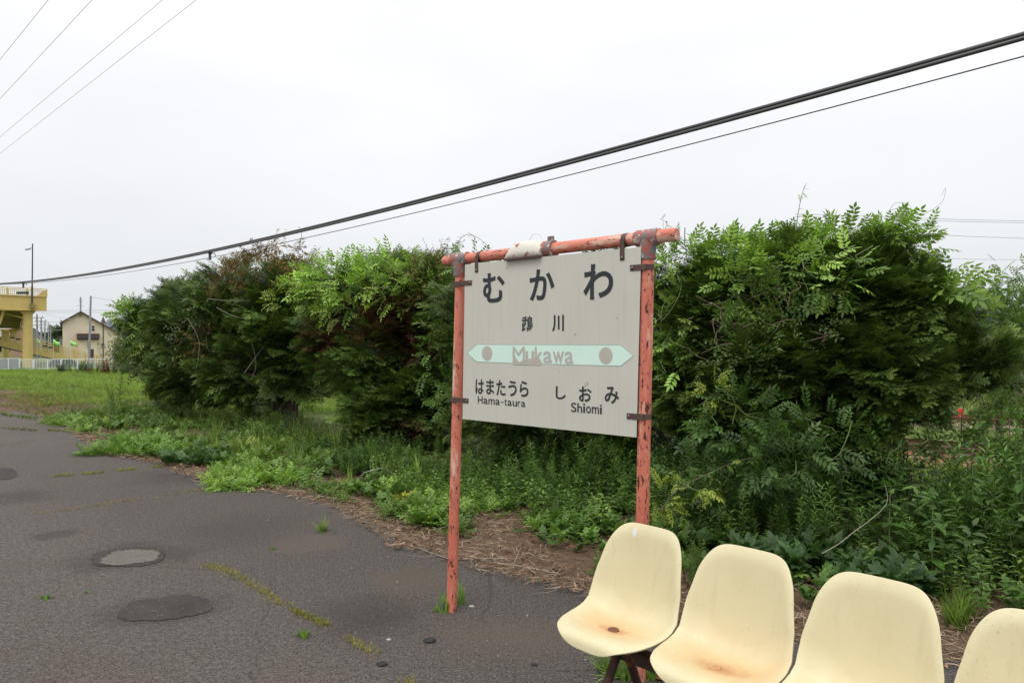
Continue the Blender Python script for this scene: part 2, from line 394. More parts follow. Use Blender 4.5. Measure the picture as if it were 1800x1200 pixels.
# numpy foliage ----------------------------------------------------
class Geo:
    def __init__(s): s.V = []; s.Fc = []; s.Cc = []; s.n = 0
    def add(s, V, Fc, Cc):
        s.V.append(V.reshape(-1, 3)); s.Fc.append(Fc.reshape(-1, 3) + s.n); s.Cc.append(Cc.reshape(-1, 3)); s.n += V.reshape(-1, 3).shape[0]
    def scatter(s, base, fr, T, col, scale=None):
        """base=(V,F,shade); fr (k,3,3) rows = x,y,z axes; T (k,3); col (k,3)"""
        V, Fc, sh = base; k = len(T)
        if k == 0: return
        sc = np.ones(k) if scale is None else np.asarray(scale)
        W = np.einsum('vi,kij->kvj', V, fr) * sc[:, None, None] + T[:, None, :]
        FF = Fc[None] + (np.arange(k) * len(V))[:, None, None]
        CC = np.clip(col[:, None, :] * sh[None, :, None], 0, 1)
        s.add(W, FF, CC)
    def tris(s): return sum(len(f) for f in s.Fc)
    def build(s, name, m, parent=None, kind='stuff', loc=None):
        V = np.concatenate(s.V); Fc = np.concatenate(s.Fc); Cc = np.concatenate(s.Cc)
        og = np.array(origin(parent) if loc is None else loc)
        V = V - og
        me = bpy.data.meshes.new(name)
        me.vertices.add(len(V)); me.vertices.foreach_set('co', V.astype(np.float32).ravel())
        me.loops.add(Fc.size); me.loops.foreach_set('vertex_index', Fc.astype(np.int32).ravel())
        me.polygons.add(len(Fc)); me.polygons.foreach_set('loop_start', np.arange(0, Fc.size, 3, dtype=np.int32))
        me.update(calc_edges=True)
        a = me.color_attributes.new('Col', 'FLOAT_COLOR', 'POINT')
        cc = np.ones((len(V), 4), np.float32); cc[:, :3] = Cc; a.data.foreach_set('color', cc.ravel())
        me.materials.append(M[m]); o = bpy.data.objects.new(name, me); link(o); setp(o, parent)
        if kind: o['kind'] = kind
        if loc is not None and parent is None: o.location = loc
        global TRI; TRI += len(Fc)
        return o
TRI = 0
def norm(a): return a / np.maximum(np.linalg.norm(a, axis=-1, keepdims=True), 1e-9)
def frames(d, up):
    """rows x(side), y(dir), z(normal ~ up)"""
    d = norm(d); x = norm(np.cross(d, up)); z = np.cross(x, d); return np.stack([x, d, z], 1)
def jit(k, s): return rng.normal(0, s, (k, 3))
UP = np.array([0, 0, 1.0])
def cols(k, c0, c1, spread=.18):
    f = rng.random((k, 1)); c = np.array(c0) * (1 - f) + np.array(c1) * f
    return c * np.exp(rng.normal(0, spread, (k, 1)))

def b_join(parts):
    V = []; Fc = []; S = []; n0 = 0
    for v, f, s_ in parts: V.append(v); Fc.append(f + n0); S.append(s_); n0 += len(v)
    return np.concatenate(V), np.concatenate(Fc), np.concatenate(S)
def b_xf(base, ang=0.0, pitch=0.0, roll=0.0, off=(0, 0, 0), sc=1.0):
    V, Fc, S = base
    m = (Matrix.Rotation(ang, 3, 'Z') @ Matrix.Rotation(pitch, 3, 'X') @ Matrix.Rotation(roll, 3, 'Y'))
    return (V * sc) @ np.array(m).T + np.array(off), Fc, S
def leaf(L, Wd, fold=.15, droop=.15, wide=.4):
    """pointed leaf along +y, folded along the midrib: 8 triangles"""
    s_ = [0, wide, .75, 1]; wv = [0, 1, .62, 0]
    V = []
    V.append((0, 0, 0))
    for a, b in zip(s_[1:3], wv[1:3]):
        z = -droop * L * a * a
        V += [(-b * Wd / 2, a * L, z + fold * Wd * b), (0, a * L, z), (b * Wd / 2, a * L, z + fold * Wd * b)]
    V.append((0, L, -droop * L))
    Fc = [(0, 2, 1), (0, 3, 2), (1, 2, 5), (1, 5, 4), (2, 3, 6), (2, 6, 5), (4, 5, 7), (5, 6, 7)]
    S = np.array([.85, 1, .85, 1, 1.08, .92, 1.08, 1.1])
    return np.array(V, float), np.array(Fc), S
def leaf2(L, Wd, droop=.1):
    V = np.array([(0, 0, 0), (-Wd / 2, .45 * L, .1 * Wd), (0, L, -droop * L), (Wd / 2, .45 * L, .1 * Wd)], float)
    return V, np.array([(0, 2, 1), (0, 3, 2)]), np.array([.85, 1., 1.1, 1.])
def stem_b(L, r, droop=0.0, n_=3):
    """thin three-sided stem along +y"""
    V = []; 
    for i in range(n_ + 1):
        f = i / n_; z = -droop * L * f * f; rr = r * (1 - .6 * f)
        for k in range(3):
            a = 2 * math.pi * k / 3; V.append((math.cos(a) * rr, f * L, z + math.sin(a) * rr))
    Fc = []
    for i in range(n_):
        for k in range(3):
            a, b = i * 3 + k, i * 3 + (k + 1) % 3; Fc += [(a, b, b + 3), (a, b + 3, a + 3)]
    return np.array(V, float), np.array(Fc), np.full(len(V), .8)

def yew_frond(L, ntw, nn, nl, nw):
    """flat yew spray: axis with side twigs, each twig two rows of needles"""
    parts = []
    def comb(Lt, k, base_n):
        V = []; Fc = []; S = []
        for i in range(k):
            f = (i + .5) / k; y = f * Lt
            for sgn in (-1, 1):
                a = R(random.uniform(42, 66)); l = base_n * (1 - .35 * f) * random.uniform(.85, 1.15)
                dx, dy = sgn * math.sin(a), math.cos(a); b = len(V)
                px, py = -dy * nw / 2, dx * nw / 2
                zt = random.uniform(-.15, .35) * l
                V += [(px, y + py, 0), (-px, y - py, 0), (dx * l, y + dy * l, zt)]; Fc.append((b, b + 1, b + 2)); S += [.8, .8, 1.15]
        b = len(V); V += [(-nw / 2, Lt * .9, 0), (nw / 2, Lt * .9, 0), (0, Lt + base_n * .8, .004)]; Fc.append((b, b + 1, b + 2)); S += [.9, .9, 1.3]
        return np.array(V), np.array(Fc), np.array(S)
    parts.append(comb(L, nn + 3, nl))
    for i in range(ntw):
        f = .12 + .78 * i / ntw; sgn = 1 if i % 2 else -1
        lt = L * (.62 - .42 * f) * random.uniform(.8, 1.2)
        parts.append(b_xf(comb(lt, nn, nl), ang=-sgn * R(random.uniform(38, 55)), pitch=R(random.uniform(-14, 16)), off=(0, f * L, 0)))
    st = stem_b(L, .0022, 0, 1); parts.append((st[0], st[1], np.full(len(st[0]), .55)))
    V, Fc, S = b_join(parts); V[:, 2] -= .35 * (V[:, 1] ** 2) / L * .5; return V, Fc, S
YEW_A = [yew_frond(.17, 6, 5, .026, .0085) for _ in range(5)]      # near
YEW_B = [yew_frond(.24, 5, 4, .040, .016) for _ in range(5)]      # far
YEW_C = [yew_frond(.34, 6, 5, .055, .018) for _ in range(3)]       # inner fill
def pinnate(L, pairs, ll, lw, droop=.25, cheap=True):
    f_ = leaf2 if cheap else (lambda a, b, c=.1: leaf(a, b, .12, c))
    parts = []
    for i in range(pairs):
        f = .22 + .72 * i / max(1, pairs - 1); s_ = ll * (1 - .25 * abs(f - .5))
        for sg in (-1, 1):
            parts.append(b_xf(f_(s_, lw), ang=-sg * R(random.uniform(55, 72)), pitch=R(random.uniform(-22, 6)), off=(0, f * L, 0)))
    parts.append(b_xf(f_(ll, lw), off=(0, L, 0))); parts.append(stem_b(L, .0016, 0, 1))
    V, Fc, S = b_join(parts); V[:, 2] -= droop * V[:, 1] ** 2 / L; return V, Fc, S
PIN = [pinnate(.20, 5, .062, .026, .3) for _ in range(3)] + [pinnate(.17, 4, .066, .028, .15) for _ in range(2)]
PIN_N = [pinnate(.17, 5, .058, .024, .2, False) for _ in range(3)]
SPRIG = []       # short twig with small oval leaves
for _ in range(4):
    ps = [stem_b(.20, .0018, .1, 2)]
    for i in range(8):
        f = .1 + .9 * i / 8; ps.append(b_xf(leaf2(random.uniform(.028, .045), .018), ang=R(random.uniform(25, 80)) * (1 if i % 2 else -1), pitch=R(random.uniform(-40, 30)), off=(0, f * .2, -.1 * .2 * f * f)))
    SPRIG.append(b_join(ps))
WILT = []        # hanging wilted leaves
for _ in range(3):
    ps = [stem_b(.22, .0016, .25, 2)]
    for i in range(9):
        f = .1 + .9 * i / 9; ps.append(b_xf(leaf2(random.uniform(.045, .07), .014), ang=R(random.uniform(-60, 60)), pitch=R(random.uniform(-105, -65)), off=(0, f * .22, -.25 * .22 * f * f)))
    WILT.append(b_join(ps))
def lanceweed(H, n_, ll, lw):
    """upright weed along +y (height), narrow leaves all round, denser to the tip"""
    ps = [stem_b(H, .0035, 0, 2)]
    for i in range(n_):
        f = .15 + .85 * (i / n_) ** .8; a = i * 2.4 + random.uniform(-.3, .3); l = ll * (1.1 - .55 * f) * random.uniform(.8, 1.2)
        b = leaf2(l, lw, .25); el_ = R(random.uniform(25, 60))
        V = b[0] @ np.array(Matrix.Rotation(el_, 3, 'X')).T         # leaf points up a little from the horizontal
        V = V[:, [0, 2, 1]] * np.array([1, 1, 1]); V = np.stack([V[:, 0], V[:, 1], V[:, 2]], 1)
        ca, sa = math.cos(a), math.sin(a); V = np.stack([V[:, 0] * ca - V[:, 2] * sa, V[:, 1], V[:, 0] * sa + V[:, 2] * ca], 1)
        V[:, 1] += f * H; ps.append((V, b[1], b[2] * (.8 + .35 * f)))
    return b_join(ps)
LANCE = [lanceweed(.55, 40, .085, .013) for _ in range(3)] + [lanceweed(.42, 34, .07, .012) for _ in range(2)]
BROAD = []
for _ in range(4):     # weed with broad pointed leaves
    ps = [stem_b(.45, .004, 0, 2)]; n_ = 16
    for i in range(n_):
        f = .15 + .85 * i / n_; a = i * 2.4; l = .10 * (1.1 - .4 * f) * random.uniform(.8, 1.2); b = leaf(l, l * .42, .15, .3)
        V = b[0] @ np.array(Matrix.Rotation(R(random.uniform(5, 40)), 3, 'X')).T; V = V[:, [0, 2, 1]]
        ca, sa = math.cos(a), math.sin(a); V = np.stack([V[:, 0] * ca - V[:, 2] * sa, V[:, 1] + f * .45, V[:, 0] * sa + V[:, 2] * ca], 1)
        ps.append((V, b[1], b[2]))
    BROAD.append(b_join(ps))
def lobed(L):
    """mugwort-like lobed leaf lying along +y"""
    ps = []
    for a, l, y in ((0, .62, .38), (38, .5, .3), (-38, .5, .3), (62, .42, .12), (-62, .42, .12)):
        ps.append(b_xf(leaf(l * L, .30 * L, .1, .15, .5), ang=R(a), off=(0, y * L, random.uniform(0, .02) * L)))
    ps.append(b_xf(leaf(.5 * L, .2 * L, .1, 0, .5)))
    return b_join(ps)
ROSETTE = []
for _ in range(4):
    ps = []
    for i in range(9):
        a = i * 2.4; b = lobed(random.uniform(.10, .16)); el_ = R(random.uniform(15, 60))
        V = b[0] @ np.array(Matrix.Rotation(el_, 3, 'X')).T
        V = V + np.array([0, 0.01, random.uniform(.02, .12)])
        m3 = np.array(Matrix.Rotation(a, 3, 'Z')); V = V @ m3.T; ps.append((V, b[1], b[2]))
    V, Fc, S = b_join(ps); ROSETTE.append((V[:, [0, 2, 1]] * np.array([1, 1, -1]), Fc, S))      # +y is up like the weeds
FERNY = []           # ground-hugging clump of pinnate leaves, +y up
for _ in range(4):
    ps = []
    for i in range(8):
        b = pinnate(random.uniform(.13, .2), 5, .05, .024, .25); V = b[0] @ np.array(Matrix.Rotation(R(random.uniform(10, 65)), 3, 'X')).T
        V = V @ np.array(Matrix.Rotation(i * 2.4, 3, 'Z')).T; ps.append((V, b[1], b[2]))
    V, Fc, S = b_join(ps); FERNY.append((V[:, [0, 2, 1]] * np.array([1, 1, -1]), Fc, S))
TUFT = []            # grass tuft, +y up
for _ in range(5):
    ps = []
    for i in range(14):
        L = random.uniform(.6, 1.0); wv = .03; a = random.uniform(0, 6.28); ln = random.uniform(.05, .6)
        V = np.array([(-wv / 2, 0, 0), (wv / 2, 0, 0), (-wv * .35, L * .55, ln * .25 * L), (wv * .35, L * .55, ln * .25 * L), (0, L * (1 - ln * .35), ln * .8 * L)])
        V[:, 0] += random.uniform(-.1, .1); V[:, 2] += random.uniform(-.1, .1)
        ca, sa = math.cos(a), math.sin(a); V = np.stack([V[:, 0] * ca - V[:, 2] * sa, V[:, 1], V[:, 0] * sa + V[:, 2] * ca], 1)
        ps.append((V, np.array([(0, 1, 3), (0, 3, 2), (2, 3, 4)]), np.array([.7, .7, 1, 1, 1.2])))
    TUFT.append(b_join(ps))
TUFT_F = []
for _ in range(4):
    ps = []
    for i in range(6):
        L = random.uniform(.6, 1.0); wv = .075; a = random.uniform(0, 6.28); ln = random.uniform(.1, .6)
        V = np.array([(-wv / 2, 0, 0), (wv / 2, 0, 0), (0, L, ln * .8 * L)]); V[:, 0] += random.uniform(-.35, .35); V[:, 2] += random.uniform(-.35, .35)
        ca, sa = math.cos(a), math.sin(a); V = np.stack([V[:, 0] * ca - V[:, 2] * sa, V[:, 1], V[:, 0] * sa + V[:, 2] * ca], 1)
        ps.append((V, np.array([(0, 1, 2)]), np.array([.75, .75, 1.15])))
    TUFT_F.append(b_join(ps))
def upright(g, bases, pts, col, scale, lean=.12):
    k = len(pts)
    if k == 0: return
    d = norm(UP + jit(k, lean)); a = rng.random(k) * 6.283
    side = np.stack([np.cos(a), np.sin(a), np.zeros(k)], 1)
    z = norm(np.cross(side, d)); x = np.cross(d, z)
    fr = np.stack([x, d, z], 1); idx = rng.integers(0, len(bases), k); sc = np.broadcast_to(scale, (k,))
    for b in range(len(bases)):
        q = idx == b; g.scatter(bases[b], fr[q], pts[q], col[q], sc[q])
def free(g, bases, pts, d, col, scale, up=None, upj=.3):
    k = len(pts)
    if k == 0: return
    up = np.tile(UP, (k, 1)) if up is None else up
    fr = frames(d, norm(up + jit(k, upj))); idx = rng.integers(0, len(bases), k); sc = np.broadcast_to(scale, (k,))
    for b in range(len(bases)):
        q = idx == b; g.scatter(bases[b], fr[q], pts[q], col[q], sc[q])

# ================================================================== GROUND
def grid_sheet(name, ts, ps, m, zfun, kind='structure'):
    Tt, Pp = np.meshgrid(ts, ps, indexing='ij')
    x = Tt * DV[0] + Pp * NV[0]; y = Tt * DV[1] + Pp * NV[1]; z = zfun(x, y)
    V = np.stack([x, y, z], -1).reshape(-1, 3); a, b = Tt.shape
    idx = np.arange(a * b).reshape(a, b)
    Fq = np.stack([idx[:-1, :-1], idx[1:, :-1], idx[1:, 1:], idx[:-1, 1:]], -1).reshape(-1, 4)
    me = bpy.data.meshes.new(name); me.from_pydata(V.tolist(), [], Fq.tolist()); me.materials.append(M[m])
    me.polygons.foreach_set('use_smooth', [True] * len(me.polygons))
    o = bpy.data.objects.new(name, me); link(o); o['kind'] = kind; return o
ts = np.concatenate([-np.geomspace(900, 40, 22), np.arange(-38, 12, .5), np.geomspace(12, 900, 22)])
ps = np.concatenate([[-900, -200, -60, -20, -5, 0, 2.0], np.arange(3.0, 15, .3), np.arange(15, 40, 1.5), np.geomspace(42, 1500, 24)])
def gz_low(x, y):
    t, p = tp_of(x, y); return gz(x, y) - .012
grid_sheet('ground', ts, ps, 'earth', gz_low)
# asphalt platform: edge polyline in (t, p)
edge_px = [(0, 712), (80, 735), (150, 768), (200, 800), (280, 812), (350, 840), (450, 860), (520, 868), (600, 888), (660, 925), (700, 958), (780, 975), (870, 1002), (950, 1018), (1030, 1040), (1110, 1075), (1200, 1106), (1300, 1116), (1430, 1125), (1560, 1140), (1700, 1165), (1800, 1180)]
edge = []
for u, v in edge_px:
    g = Gz(u, v); edge.append(tp_of(g.x, g.y))
edge = [(-60, 5.2), (-40, 5.0), (-28, 5.0)] + sorted(edge) + [(0.5, 3.5), (3, 3.4), (8, 3.6), (30, 3.8)]
ex = np.array([e[0] for e in edge]); ep = np.array([e[1] for e in edge])
tt_ = np.concatenate([np.arange(-60, -20, 1.0), np.arange(-20, 3, .06), np.arange(3, 30, 1.0)])
pe = np.interp(tt_, ex, ep)
pe = pe + np.array([.09 * mnoise.noise(Vector((t * 1.1, 0, 3))) + .05 * mnoise.noise(Vector((t * 4.3, 1, 3))) + .02 * mnoise.noise(Vector((t * 14, 2, 3))) for t in tt_])
def edge_at(t): return np.interp(t, tt_, pe)
rows = [-40, -12, -5, -2, -.5, 0.8, 1.6, 2.2, 2.7]
V = []; nq = len(rows) + 2
for t, p in zip(tt_, pe):
    for r_ in rows: V.append((*TP(t, r_), 0))
    V.append((*TP(t, p), 0.0)); V.append((*TP(t, p + .012), -.06))
me = bpy.data.meshes.new('asphalt_platform')
Fq = [(i * nq + j, i * nq + j + 1, (i + 1) * nq + j + 1, (i + 1) * nq + j) for i in range(len(tt_) - 1) for j in range(nq - 1)]
me.from_pydata(V, [], Fq); me.materials.append(M['asphalt'])
bm = bmesh.new(); bm.from_mesh(me); bmesh.ops.recalc_face_normals(bm, faces=bm.faces)
if bm.faces[0].normal.z < 0: bmesh.ops.reverse_faces(bm, faces=bm.faces)
bm.to_mesh(me); bm.free()
pf = bpy.data.objects.new('asphalt_platform', me); link(pf); pf['kind'] = 'structure'

def patch(u, v, hu, hv, m, z, seed, sq=.8, name='asphalt_patch', rot=0):
    pts = []
    for i in range(220):
        a = 2 * math.pi * i / 220
        r_ = 1 + .24 * mnoise.noise(Vector((math.cos(a) * 1.3, math.sin(a) * 1.3, seed))) + .12 * mnoise.noise(Vector((math.cos(a) * 5, math.sin(a) * 5, seed))) + .09 * mnoise.noise(Vector((math.cos(a) * 16, math.sin(a) * 16, seed)))
        ca, sa = math.copysign(abs(math.cos(a)) ** sq, math.cos(a)), math.copysign(abs(math.sin(a)) ** sq, math.sin(a))
        uu = u + hu * r_ * ca; vv = v + hv * r_ * sa + rot * ca * hv
        g = Gz(uu, vv, z); pts.append(g)
    return MB().face(pts).build(name, m, pf, smooth=False)
patch(225, 979, 66, 16, 'patch_dark', .004, 3, rot=-.25)
patch(229, 979, 50, 13, 'patch_light', .008, 7, rot=-.3)
patch(289, 1069, 79, 21, 'patch_dark', .004, 11, rot=-.35)
patch(3, 832, 28, 9, 'patch_dark', .004, 23)

# railway beyond the hedge
def track(p0, t0, t1, label, zb, bm_='ballast'):
    b = grid_sheet('track_ballast', np.arange(t0, t1, 1.0), np.array([p0 - 1.9, p0 - 1.5, p0, p0 + 1.5, p0 + 1.9]), bm_,
                   lambda x, y: zb + .12 * sstep(1.9, 1.3, np.abs(tp_of(x, y)[1] - p0)) + .012 * np.sin(x * 31) * np.cos(y * 27))
    root = empty('railway_track', (*TP((t0 + t1) / 2, p0), zb), label, 'railway track', 'railway tracks beyond the hedge')
    for sg in (-.533, .533):
        a = Vector((*TP(t0, p0 + sg), zb + .25)); c = Vector((*TP(t1, p0 + sg), zb + .25))
        mid = (a + c) / 2; L = (c - a).length; ang = math.atan2(DV[1], DV[0])
        mb = MB(); mb.box(mid, (L, .065, .035), ang); mb.box(mid - Vector((0, 0, .06)), (L, .016, .09), ang); mb.box(mid - Vector((0, 0, .11)), (L, .12, .02), ang)
        mb.build('rail', 'rail', root, smooth=False)
    ang = math.atan2(DV[1], DV[0]); first = None
    k = int((t1 - t0) / .62)
    for i in range(min(k, 150)):
        t = t0 + .3 + i * .62; loc = Vector((*TP(t, p0), zb + .10))
        if first is None:
            first = MB().box((0, 0, 0), (.21, 2.0, .12), ang, bevel=.01).build('sleeper', 'sleeper', None, smooth=False); first.parent = root
            first.location = loc - root.location
        else: copy_part(first, root, loc - root.location)
track(18.4, -12, 22, 'nearer rusty railway track glimpsed through the foot of the hedge', -.9)
track(26.0, -48, 26, 'farther rusty railway track on ballast beyond the hedge, before open grass', -.9, 'ballast_grey')
g = Gz(1689, 748, -.9)
r0 = empty('track_marker', g, 'small red marker on a short post beside the far railway track', 'marker')
MB().tube([g, g + Vector((0, 0, .30))], .03).build('post', 'white_paint', r0)
MB().box(g + Vector((0, 0, .40)), (.16, .05, .22), bevel=.01).build('plate', 'red_mark', r0)

# ================================================================== STATION NAME SIGN
root = empty('station_name_sign', Gz(792, 1073), 'rusty red pipe frame holding a weathered beige station name board that reads Mukawa', 'sign')
S0 = Gz(793, 1072.5)
FOOT_T, SP = tp_of(S0.x, S0.y)
def sp(t, z, off=0.0):      # point in the sign's plane: t along, z up, off towards the viewer
    x, y = TP(t, SP - off); return Vector((x, y, z))
def hit(u, v, off=0.0):     # where the board plane stands behind a point of the photograph
    q = onP(u, v, SP - off); t, p = tp_of(q.x, q.y); return t, q.z
tl, zl = hit(810, 456); tr, zr = hit(1139, 417); zbar = (zl + zr) / 2
tb_l = FOOT_T; tb_r = hit(1123, 1100)[0]
PR = .0303
MB().tube([sp(tb_l, -.1), sp(tl, zbar - .05)], PR, 24).build('post', 'post_paint', root)
MB().tube([sp(tb_r, -.1), sp(tr, zbar - .05)], PR, 24).build('post', 'post_paint', root)
te0, _ = hit(782, 456); te1, _ = hit(1190, 412)
ob = MB().tube([Vector((0, 0, 0)), Vector((.012, 0, 0)), Vector((te1 - te0 - .012, 0, 0)), Vector((te1 - te0, 0, 0))], [PR * .86, PR, PR, PR * .86], 24).build('crossbar', 'bar_paint', None)
ob.parent = root; ob.location = sp(te0, zbar) - root.location; ob.rotation_euler.z = math.atan2(DV[1], DV[0])
for t, td in ((tl, (tb_l - tl) / zbar), (tr, (tb_r - tr) / zbar)):
    mb = MB(); R2 = .0385
    mb.tube([sp(t - .062, zbar), sp(t - .058, zbar), sp(t + .058, zbar), sp(t + .062, zbar)], [R2 * .93, R2, R2, R2 * .93], 24)
    mb.tube([sp(t, zbar - .01), sp(t + td * .092, zbar - .094), sp(t + td * .10, zbar - .10)], [R2, R2, R2 * .93], 24)
    mb.build('pipe_tee', 'tee_paint', root)
# board
def corner(u, v): return hit(u, v, .036)
bl, bt0 = corner(817.5, 465); br, bt1 = corner(1127, 434); _, bb0 = corner(813, 736); _, bb1 = corner(1118.5, 768.5)
bl2, _ = corner(813, 736); br2, _ = corner(1118.5, 768.5)
BT = .003; FO = .036
mb = MB()
mb.prism([sp(bl, bt0, FO - BT), sp(br, bt1, FO - BT), sp(br2, bb1, FO - BT), sp(bl2, bb0, FO - BT)], sp(0, 0, BT) - sp(0, 0, 0))
# box edge behind the face
board = mb.build('board', 'board_paint', root, smooth=False)
rim = MB()
for a, b in (((bl, bt0), (br, bt1)), ((br, bt1), (br2, bb1)), ((br2, bb1), (bl2, bb0)), ((bl2, bb0), (bl, bt0))):
    A = Vector((a[0], 0, a[1])); B = Vector((b[0], 0, b[1])); ctr = Vector(((bl + br) / 2, 0, (bt0 + bb0) / 2))
    d_ = (B - A).normalized(); nrm = Vector((-d_.z, 0, d_.x)); nrm = nrm if nrm.dot(ctr - A) > 0 else -nrm
    A2 = A + nrm * .006 ; B2 = B + nrm * .006; A1 = A + nrm * .002; B1 = B + nrm * .002
    rim.prism([sp(A1.x, A1.z, FO - BT - .0005), sp(B1.x, B1.z, FO - BT - .0005), sp(B2.x, B2.z, FO - BT - .0005), sp(A2.x, A2.z, FO - BT - .0005)], sp(0, 0, -.016) - sp(0, 0, 0))
rim.build('edge_frame', 'board_edge', board, smooth=False)
def flat(poly_px, off, name, m, parent, thick=.0006):
    pts = [sp(*hit(u, v, FO + off), FO + off) for u, v in poly_px]
    return MB().prism(pts, sp(0, 0, -thick) - sp(0, 0, 0)).build(name, m, parent, smooth=False)
def ellipse_px(x0, y0, x1, y1, k=40):
    return [((x0 + x1) / 2 + (x1 - x0) / 2 * math.cos(2 * math.pi * i / k), (y0 + y1) / 2 + (y1 - y0) / 2 * math.sin(2 * math.pi * i / k)) for i in range(k)]
flat([(820.6, 620.8), (837, 605), (1091.3, 606), (1113.8, 625.3), (1091.3, 643.8), (837, 636.2)], .0008, 'arrow_band_outline', 'mint_edge', board)
band = flat([(821.8, 620.8), (837.6, 605.9), (1090.8, 606.9), (1112.8, 625.3), (1090.8, 642.9), (950, 639.2), (948, 637.2), (916, 637), (901, 637.8), (837.6, 635.4)], .0016, 'arrow_band', 'mint', board)
flat([(901, 640.5), (902.5, 622), (912, 636), (930, 630), (948, 628), (950.5, 641.8), (925, 641.2)], .0022, 'peeled_area', 'ghost', board)
flat(ellipse_px(846.8, 608, 865.2, 633.8), .0024, 'faded_dot', 'ghost', board)
flat(ellipse_px(1052.7, 610, 1076.8, 640), .0024, 'faded_dot', 'ghost', board)
def glyphs(text, x0, y0, x1, y1, off, m, bold, name='character'):
    """lettering scaled to the rectangle it fills on the board (given by its extents in the photograph)"""
    ym = (y0 + y1) / 2; xm = (x0 + x1) / 2
    ta, _ = hit(x0, ym, FO); tb, _ = hit(x1, ym, FO); _, za = hit(xm, y1, FO); _, zb_ = hit(xm, y0, FO)
    cu = bpy.data.curves.new('t', 'FONT'); cu.body = text; cu.size = 1; cu.offset = bold; cu.resolution_u = 6; cu.extrude = 0
    to = bpy.data.objects.new('t', cu); link(to)
    dg = bpy.context.evaluated_depsgraph_get(); me = bpy.data.meshes.new_from_object(to.evaluated_get(dg))
    bpy.data.objects.remove(to); bpy.data.curves.remove(cu)
    n_ = len(me.vertices)
    if n_ == 0: print('EMPTY GLYPH', text); return
    co = np.empty(n_ * 3); me.vertices.foreach_get('co', co); co = co.reshape(-1, 3)
    mn, mx_ = co.min(0), co.max(0); q = (co - mn) / np.maximum(mx_ - mn, 1e-6)
    t = ta + q[:, 0] * (tb - ta); z = za + q[:, 1] * (zb_ - za)
    base = np.array(origin(board)); P_ = SP - FO - off
    W = np.stack([t * DV[0] + P_ * NV[0], t * DV[1] + P_ * NV[1], z], 1) - base
    me.vertices.foreach_set('co', W.ravel()); me.update()
    me.materials.clear(); me.materials.append(M[m]); me.name = name
    o = bpy.data.objects.new(name, me); link(o); setp(o, board); return o
B1 = .022
glyphs('む', 849.2, 479.5, 887.5, 531.7, .002, 'ink', B1); glyphs('か', 931.3, 472.5, 975, 527.8, .002, 'ink', B1); glyphs('わ', 1025.8, 463.3, 1078, 525.8, .002, 'ink', B1)
glyphs('鵡', 917.3, 555.2, 936.6, 583, .002, 'ink', .010); glyphs('川', 970.8, 553.3, 991.4, 582.4, .002, 'ink', .024)
for ch, a, b, c_, d_ in (('は', 97, 398, 187, 553), ('ま', 210, 398, 293, 557), ('た', 317, 408, 413, 570), ('う', 443, 413, 530, 577), ('ら', 563, 415, 655, 582),
                        ('し', 943, 472, 1050, 608), ('お', 1188, 475, 1322, 633), ('み', 1460, 475, 1610, 655)):
    glyphs(ch, 820 + a / 6, 600 + b / 6, 820 + c_ / 6, 600 + d_ / 6, .002, 'ink', .018)
def word(text, px, y0t, y1t, y0b, y1b, off, m, bold, asc, gp=.20):
    """latin word letter by letter; y runs from the left end (y0t..y0b) to the right end; asc tells each letter's height class"""
    x0, x1 = px; adv = {'m': 1.45, 'M': 1.4, 'w': 1.32, 'i': .42, 't': .55, 'r': .6, '-': .72, 'H': 1.12, 'S': 1.1, 'k': .92}
    ws = [adv.get(c, 1.0) for c in text]; gap = gp; tot = sum(ws) + gap * (len(text) - 1); x = x0
    for c, w_ in zip(text, ws):
        xa = x; xb = x + w_ / tot * (x1 - x0); f = ((xa + xb) / 2 - x0) / (x1 - x0)
        top = y0t + (y1t - y0t) * f; bot = y0b + (y1b - y0b) * f; h = bot - top
        hs = {'x': .27, 't': .12}.get(asc.get(c, ''), 0)
        if c == '-': ya, yb = top + h * .53, top + h * .63
        else: ya, yb = top + h * hs, bot
        glyphs(c, xa, ya, xb, yb, off, m, 0.0 if c == 'M' and bold > .01 else bold); x = xb + gap / tot * (x1 - x0)
low = {c: 'x' for c in 'amurows'}; low['t'] = 't'
word('Hama-taura', (840.3, 923.7), 695.2, 702.5, 708.5, 715.2, .002, 'ink', .006, low)
word('Shiomi', (1004.2, 1058.3), 707, 711, 723.5, 727.5, .002, 'ink', .008, low)
word('Mukawa', (901.7, 1008.3), 609, 609.5, 636, 639.5, .0030, 'ghost', .014, low, .09)
